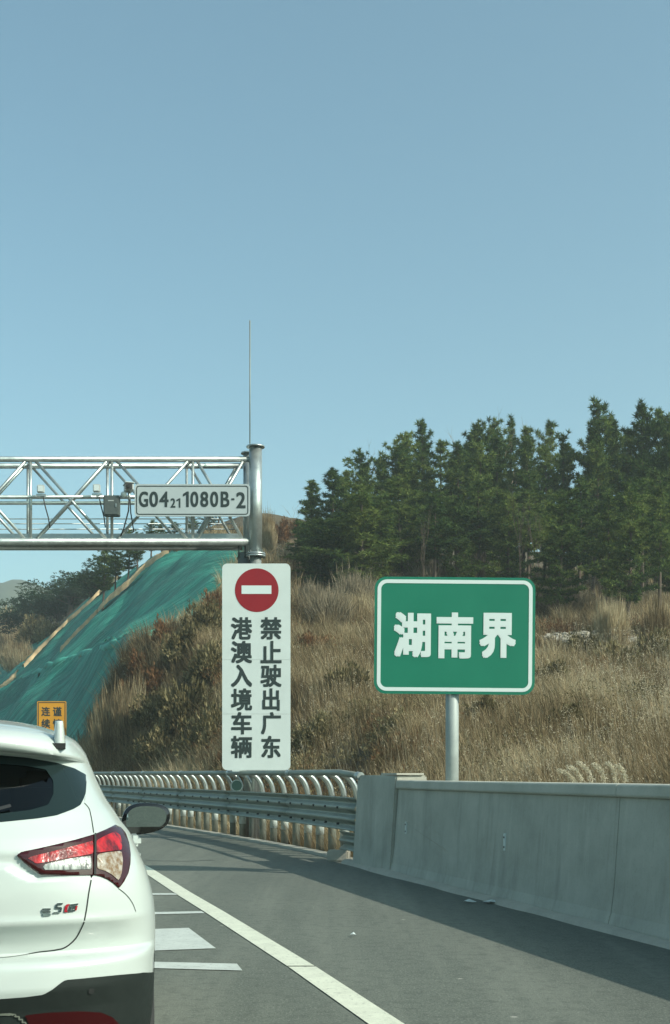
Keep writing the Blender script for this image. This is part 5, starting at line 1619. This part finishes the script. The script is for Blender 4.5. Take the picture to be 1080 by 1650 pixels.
# shrubs
def shrub_mesh(seed, mat, size=.13, n=900, spike=0.0, k=4, wr=.28):
    r_ = np.random.default_rng(seed)
    v = r_.normal(0, 1, (n, 3)); v /= np.linalg.norm(v, axis=1, keepdims=True); v[:, 2] = np.abs(v[:, 2])
    rad = 1 + .35 * np.sin(v[:, 0] * 5 + seed) * np.cos(v[:, 1] * 4 + seed * 2)
    q = rad * r_.uniform(.45, 1.05, n); P = v * q[:, None]
    V, Ft = leaf_cloud(P, size, k=k, sdirs=v + np.array([0, 0, .5 + spike]), seed=seed, wr=wr)
    return np_mesh('shrub', V, Ft, M[mat], False)
SM = {'red': [shrub_mesh(1, 'redbrush', .16, 1100), shrub_mesh(2, 'redbrush', .15, 1100)], 'olive': [shrub_mesh(3, 'olive', .14, 1200), shrub_mesh(4, 'olive', .16, 1100), shrub_mesh(5, 'olive', .13, 1200)],
      'twig': [shrub_mesh(6, 'twig', .40, 1300, .6, 5, .022), shrub_mesh(7, 'twig', .44, 1300, .5, 5, .022)], 'straw': [shrub_mesh(8, 'straw', .42, 1500, 1.6, 6, .035), shrub_mesh(9, 'straw', .38, 1500, 1.6, 6, .035)]}
def shrub(kind, px, py, w, h, label, k=0, cat='shrub', nm='shrub'):
    p_ = hit(px, py)
    if p_ is None: return
    o = bpy.data.objects.new(nm, SM[kind][k % len(SM[kind])]); s = w / FP * p_.y / 2
    o.location = (p_.x, p_.y, p_.z - .1); o.scale = (s, s, h / FP * p_.y); o.rotation_euler.z = px * .37
    link(o); tag(o, label, cat); return o
for a in [
 ('red', 266, 1040, 42, 38, 'rusty brown dead bush at the upper right edge of the lower net', 0),
 ('red', 232, 1090, 50, 38, 'rusty brown dead bush beside the lower net, left of the pale bag', 1),
 ('red', 250, 1118, 62, 44, 'rusty brown dead bush below the two upper ones by the net', 0),
 ('red', 212, 1140, 50, 40, 'rusty brown dead bush nearest the lower net corner', 1),
 ('red', 440, 872, 40, 28, 'reddish brush on the ridge right beside the gantry column', 0),
 ('red', 465, 862, 36, 24, 'reddish brush on the ridge next to the leftmost pine', 1),
 ('red', 350, 1002, 50, 45, 'reddish brush left of the upper part of the white sign', 1),
 ('olive', 335, 1030, 70, 56, 'dark olive scrub bush left of the white sign, topmost', 0),
 ('olive', 300, 1062, 62, 46, 'dark olive scrub bush in the middle of the bank between net and white sign', 1),
 ('olive', 345, 1095, 76, 56, 'dark olive scrub bush left of the middle of the white sign', 2),
 ('olive', 305, 1170, 90, 66, 'large dark olive scrub bush low on the bank left of the white sign', 1),
 ('olive', 345, 1215, 90, 70, 'dark olive scrub bush just above the guardrail at the white sign foot', 0),
 ('olive', 265, 1222, 84, 55, 'dark olive scrub bush above the guardrail, left of the white sign foot', 2),
 ('olive', 250, 1165, 66, 48, 'dark olive scrub bush on the bank below the rusty bushes', 0),
 ('straw', 185, 1215, 60, 66, 'tall straw coloured grass clump behind the car roof, right side', 0),
 ('straw', 215, 1185, 60, 60, 'straw coloured grass clump at the lower net edge', 1),
 ('straw', 380, 1170, 60, 60, 'straw grass clump hidden behind the white sign', 1),
 ('straw', 430, 885, 24, 40, 'tall pale grass tuft at the ridge beside the gantry column', 0),
 ('twig', 530, 1010, 70, 46, 'grey twiggy leafless bush right of the no-entry disc', 0),
 ('twig', 572, 985, 70, 46, 'grey twiggy leafless bush left of the green sign top', 1),
 ('twig', 500, 985, 50, 34, 'grey twiggy leafless bush in the shade of the leftmost pine', 1),
 ('twig', 690, 965, 100, 46, 'grey twiggy bush at the grove foot above the green sign, left', 0),
 ('twig', 770, 960, 100, 46, 'grey twiggy bush at the grove foot above the green sign, right', 1),
 ('twig', 905, 990, 80, 34, 'grey twiggy bush in the shade under the pines right of the green sign', 0),
 ('twig', 1000, 1006, 90, 28, 'grey twiggy bush under the front pine at the right', 1),
 ('olive', 935, 1062, 60, 40, 'olive scrub bush on the lip of the rubble track right of the green sign', 0),
 ('olive', 985, 1090, 80, 50, 'olive scrub bush on the bank below the rubble track', 1),
 ('olive', 1060, 1080, 70, 60, 'olive scrub bush at the right edge below the rubble track', 2),
 ('olive', 890, 1120, 70, 50, 'dark scrub bush right of the green sign lower edge', 0),
 ('olive', 560, 1120, 70, 46, 'dark scrub bush on the bank midway between the white and green signs', 1),
 ('olive', 520, 1200, 80, 50, 'dark scrub bush low on the bank right of the white sign foot', 2),
 ('olive', 650, 1190, 80, 44, 'dark scrub bush low on the bank under the left part of the green sign', 0),
 ('olive', 790, 1170, 70, 46, 'dark scrub bush just right of the green sign post', 1),
 ('red', 500, 1060, 60, 36, 'rusty dead bush right of the middle of the white sign', 1),
 ('olive', 920, 1180, 80, 44, 'dark scrub bush low on the bank above the cream plumes', 2),
 ('olive', 1040, 1150, 80, 50, 'dark scrub bush low on the bank near the right edge', 0),
 ('straw', 985, 1045, 46, 54, 'tall reed clump rising over the rubble track at the right', 0),
 ('straw', 1060, 1060, 46, 62, 'tall reed clump at the right edge of the picture', 1)]:
    shrub(*a[:6], k=a[6])

# brown brush mounds far left
for kd, a, lb in (('straw', (20, 1050, 60, 44), 'straw coloured brush mound far left beyond the net, nearest the hazy tree foot'), ('olive', (55, 1035, 50, 36), 'brown brush mound far left, under the dark evergreen clump'),
                  ('straw', (-10, 1075, 60, 44), 'straw coloured brush mound cut by the left edge beyond the net'), ('olive', (75, 1030, 40, 30), 'brown brush mound touching the net edge below the dark evergreens'),
                  ('straw', (30, 1075, 50, 30), 'low straw coloured mound at the net edge, far left'), ('olive', (5, 1030, 50, 26), 'brown brush mound highest on the far left slope')):
    shrub(kd, *a, lb, 1)

# arching plumes behind the barrier
rg = at(955, 1262, 14.6)
root = empty('pampas_reed', (rg.x, 14.9, float(T(np.array([rg.x]), np.array([14.9]))[0]) - .05), 0, 'clump of cream feathery reed plumes bending left just above the barrier wall', 'reed')
def plume(x0, pts, w):
    g = MB(); P = []
    P = [at(px - 0, py, 14.9) - root.location for px, py in pts]
    base = Vector((x0, 0, 0)); full_ = [base, base.lerp(P[0], .5) + Vector((0, 0, .1))] + P
    g.tube(full_, .004, 4, False); g.build('stem', M['straw'], root)
    r_ = np.random.default_rng(int(abs(pts[0][0]) * 7)); C_ = []; D_ = []
    for i in range(len(P) - 1):
        for k in range(110):
            t = r_.random(); c_ = P[i].lerp(P[i + 1], t); dd = (P[i + 1] - P[i]).normalized(); C_.append(c_ + Vector(r_.normal(0, w * .5, 3))); D_.append(dd + Vector((0, 0, -.25)))
    V, Ft = leaf_cloud(np.array(C_), .030, k=1, sdirs=np.array(D_), seed=3, wr=.12)
    link(bpy.data.objects.new('plume', np_mesh('plume', V, Ft, M['cream'], False)), root)
plume(.05, [(925, 1262), (920, 1252), (912, 1245), (902, 1241)], .008)
plume(.08, [(938, 1262), (934, 1250), (927, 1240), (917, 1236)], .009)
plume(.12, [(955, 1262), (950, 1246), (942, 1235), (933, 1229)], .009)
plume(.16, [(975, 1262), (972, 1248), (966, 1238), (957, 1232)], .009)
plume(.22, [(992, 1262), (991, 1248), (987, 1237), (980, 1229)], .009)
plume(.28, [(1008, 1262), (1007, 1250), (1003, 1240), (996, 1233)], .009)

# rubble on the track
def rock_mesh(seed):
    bm = bmesh.new(); bmesh.ops.create_icosphere(bm, subdivisions=1, radius=1); r_ = random.Random(seed)
    for v in bm.verts: v.co *= r_.uniform(.7, 1.2)
    me = bpy.data.meshes.new('rubble'); bm.to_mesh(me); bm.free(); return me
RM = [rock_mesh(k) for k in range(4)]
V = []; Fa = []
for k in range(7000):
    x = random.uniform(2, 30); y = 58.2 - (x - 15) * .04 + random.gauss(0, 1.6); s = random.choice([.03, .04, .06, .10]) * random.uniform(.8, 1.9)
    z = float(0); me = RM[k % 4]; b = len(V)
    V += [(x, y, s, v.co.x * s, v.co.y * s, v.co.z * s * .7) for v in me.vertices]; Fa += [tuple(b + i for i in p_.vertices) for p_ in me.polygons]
V = np.array(V); zz = T(V[:, 0], V[:, 1]); VV = np.c_[V[:, 0] + V[:, 3], V[:, 1] + V[:, 4], zz + V[:, 2] * .3 + V[:, 5] + .06]
tag(link(bpy.data.objects.new('rubble', np_mesh('rubble', VV, np.array(Fa), M['rock'], False))), 'pale broken stone along the track below the pines', None, None, 'stuff')
# pale rag on the bank
p_ = hit(227, 1077)
g = MB(); pts_ = [(0, 0, 0), (.35, .1, .05), (.5, 0, .3), (.3, -.05, .5), (.05, 0, .4), (-.1, .05, .2)]
g.add([(p_.x + a * .6, p_.y - .3 + b, p_.z + .2 + c_ * .5) for a, b, c_ in pts_] + [(p_.x + .12, p_.y - .5, p_.z + .35)], [(i, (i + 1) % 6, 6) for i in range(6)])
o = g.build('plastic_bag', M['signwhite']); tag(o, 'crumpled pale plastic bag caught on the brown bank right of the nets', 'bag')
# litter and road debris
for k, (px, py, s, lab) in enumerate(((778, 1447, .14, 'crumpled white scrap at the barrier foot, largest of the scraps there'), (792, 1456, .12, 'flat white scrap lying just right of the largest one by the barrier'),
      (756, 1455, .08, 'small pale scrap left of the others at the barrier foot'), (570, 1510, .035, 'small white scrap lying alone in the middle of the sunny hard shoulder'), (428, 1345, .22, 'white plastic strip lying by the kerb under the guardrail'))):
    q = gnd(px, py); g = MB(); r_ = random.Random(k); n = 7
    P = [(q.x + s * math.cos(6.28 * i / n) * r_.uniform(.5, 1.1), q.y + s * .9 * math.sin(6.28 * i / n) * r_.uniform(.5, 1.1), .012 + r_.uniform(0, .02)) for i in range(n)]
    g.add(P + [(q.x, q.y, .045)], [(i, (i + 1) % n, n) for i in range(n)]); o = g.build('litter_scrap', M['signwhite']); tag(o, lab, 'litter', 'scraps on the hard shoulder')

# ------------------------------------------------------------------ haze
m = bpy.data.materials.new('haze_air'); m.use_nodes = True; nt = m.node_tree; nt.nodes.clear()
out = nt.nodes.new('ShaderNodeOutputMaterial'); pv = nt.nodes.new('ShaderNodeVolumePrincipled')
pv.inputs['Color'].default_value = (0.86, 0.95, 0.95, 1); pv.inputs['Density'].default_value = 0.0007; pv.inputs['Anisotropy'].default_value = 0.2
nt.links.new(pv.outputs[0], out.inputs['Volume'])
g = MB(); g.box((-100, 420, 54), (1300, 960, 111.5)); o = g.build('haze', m); o['kind'] = 'stuff'
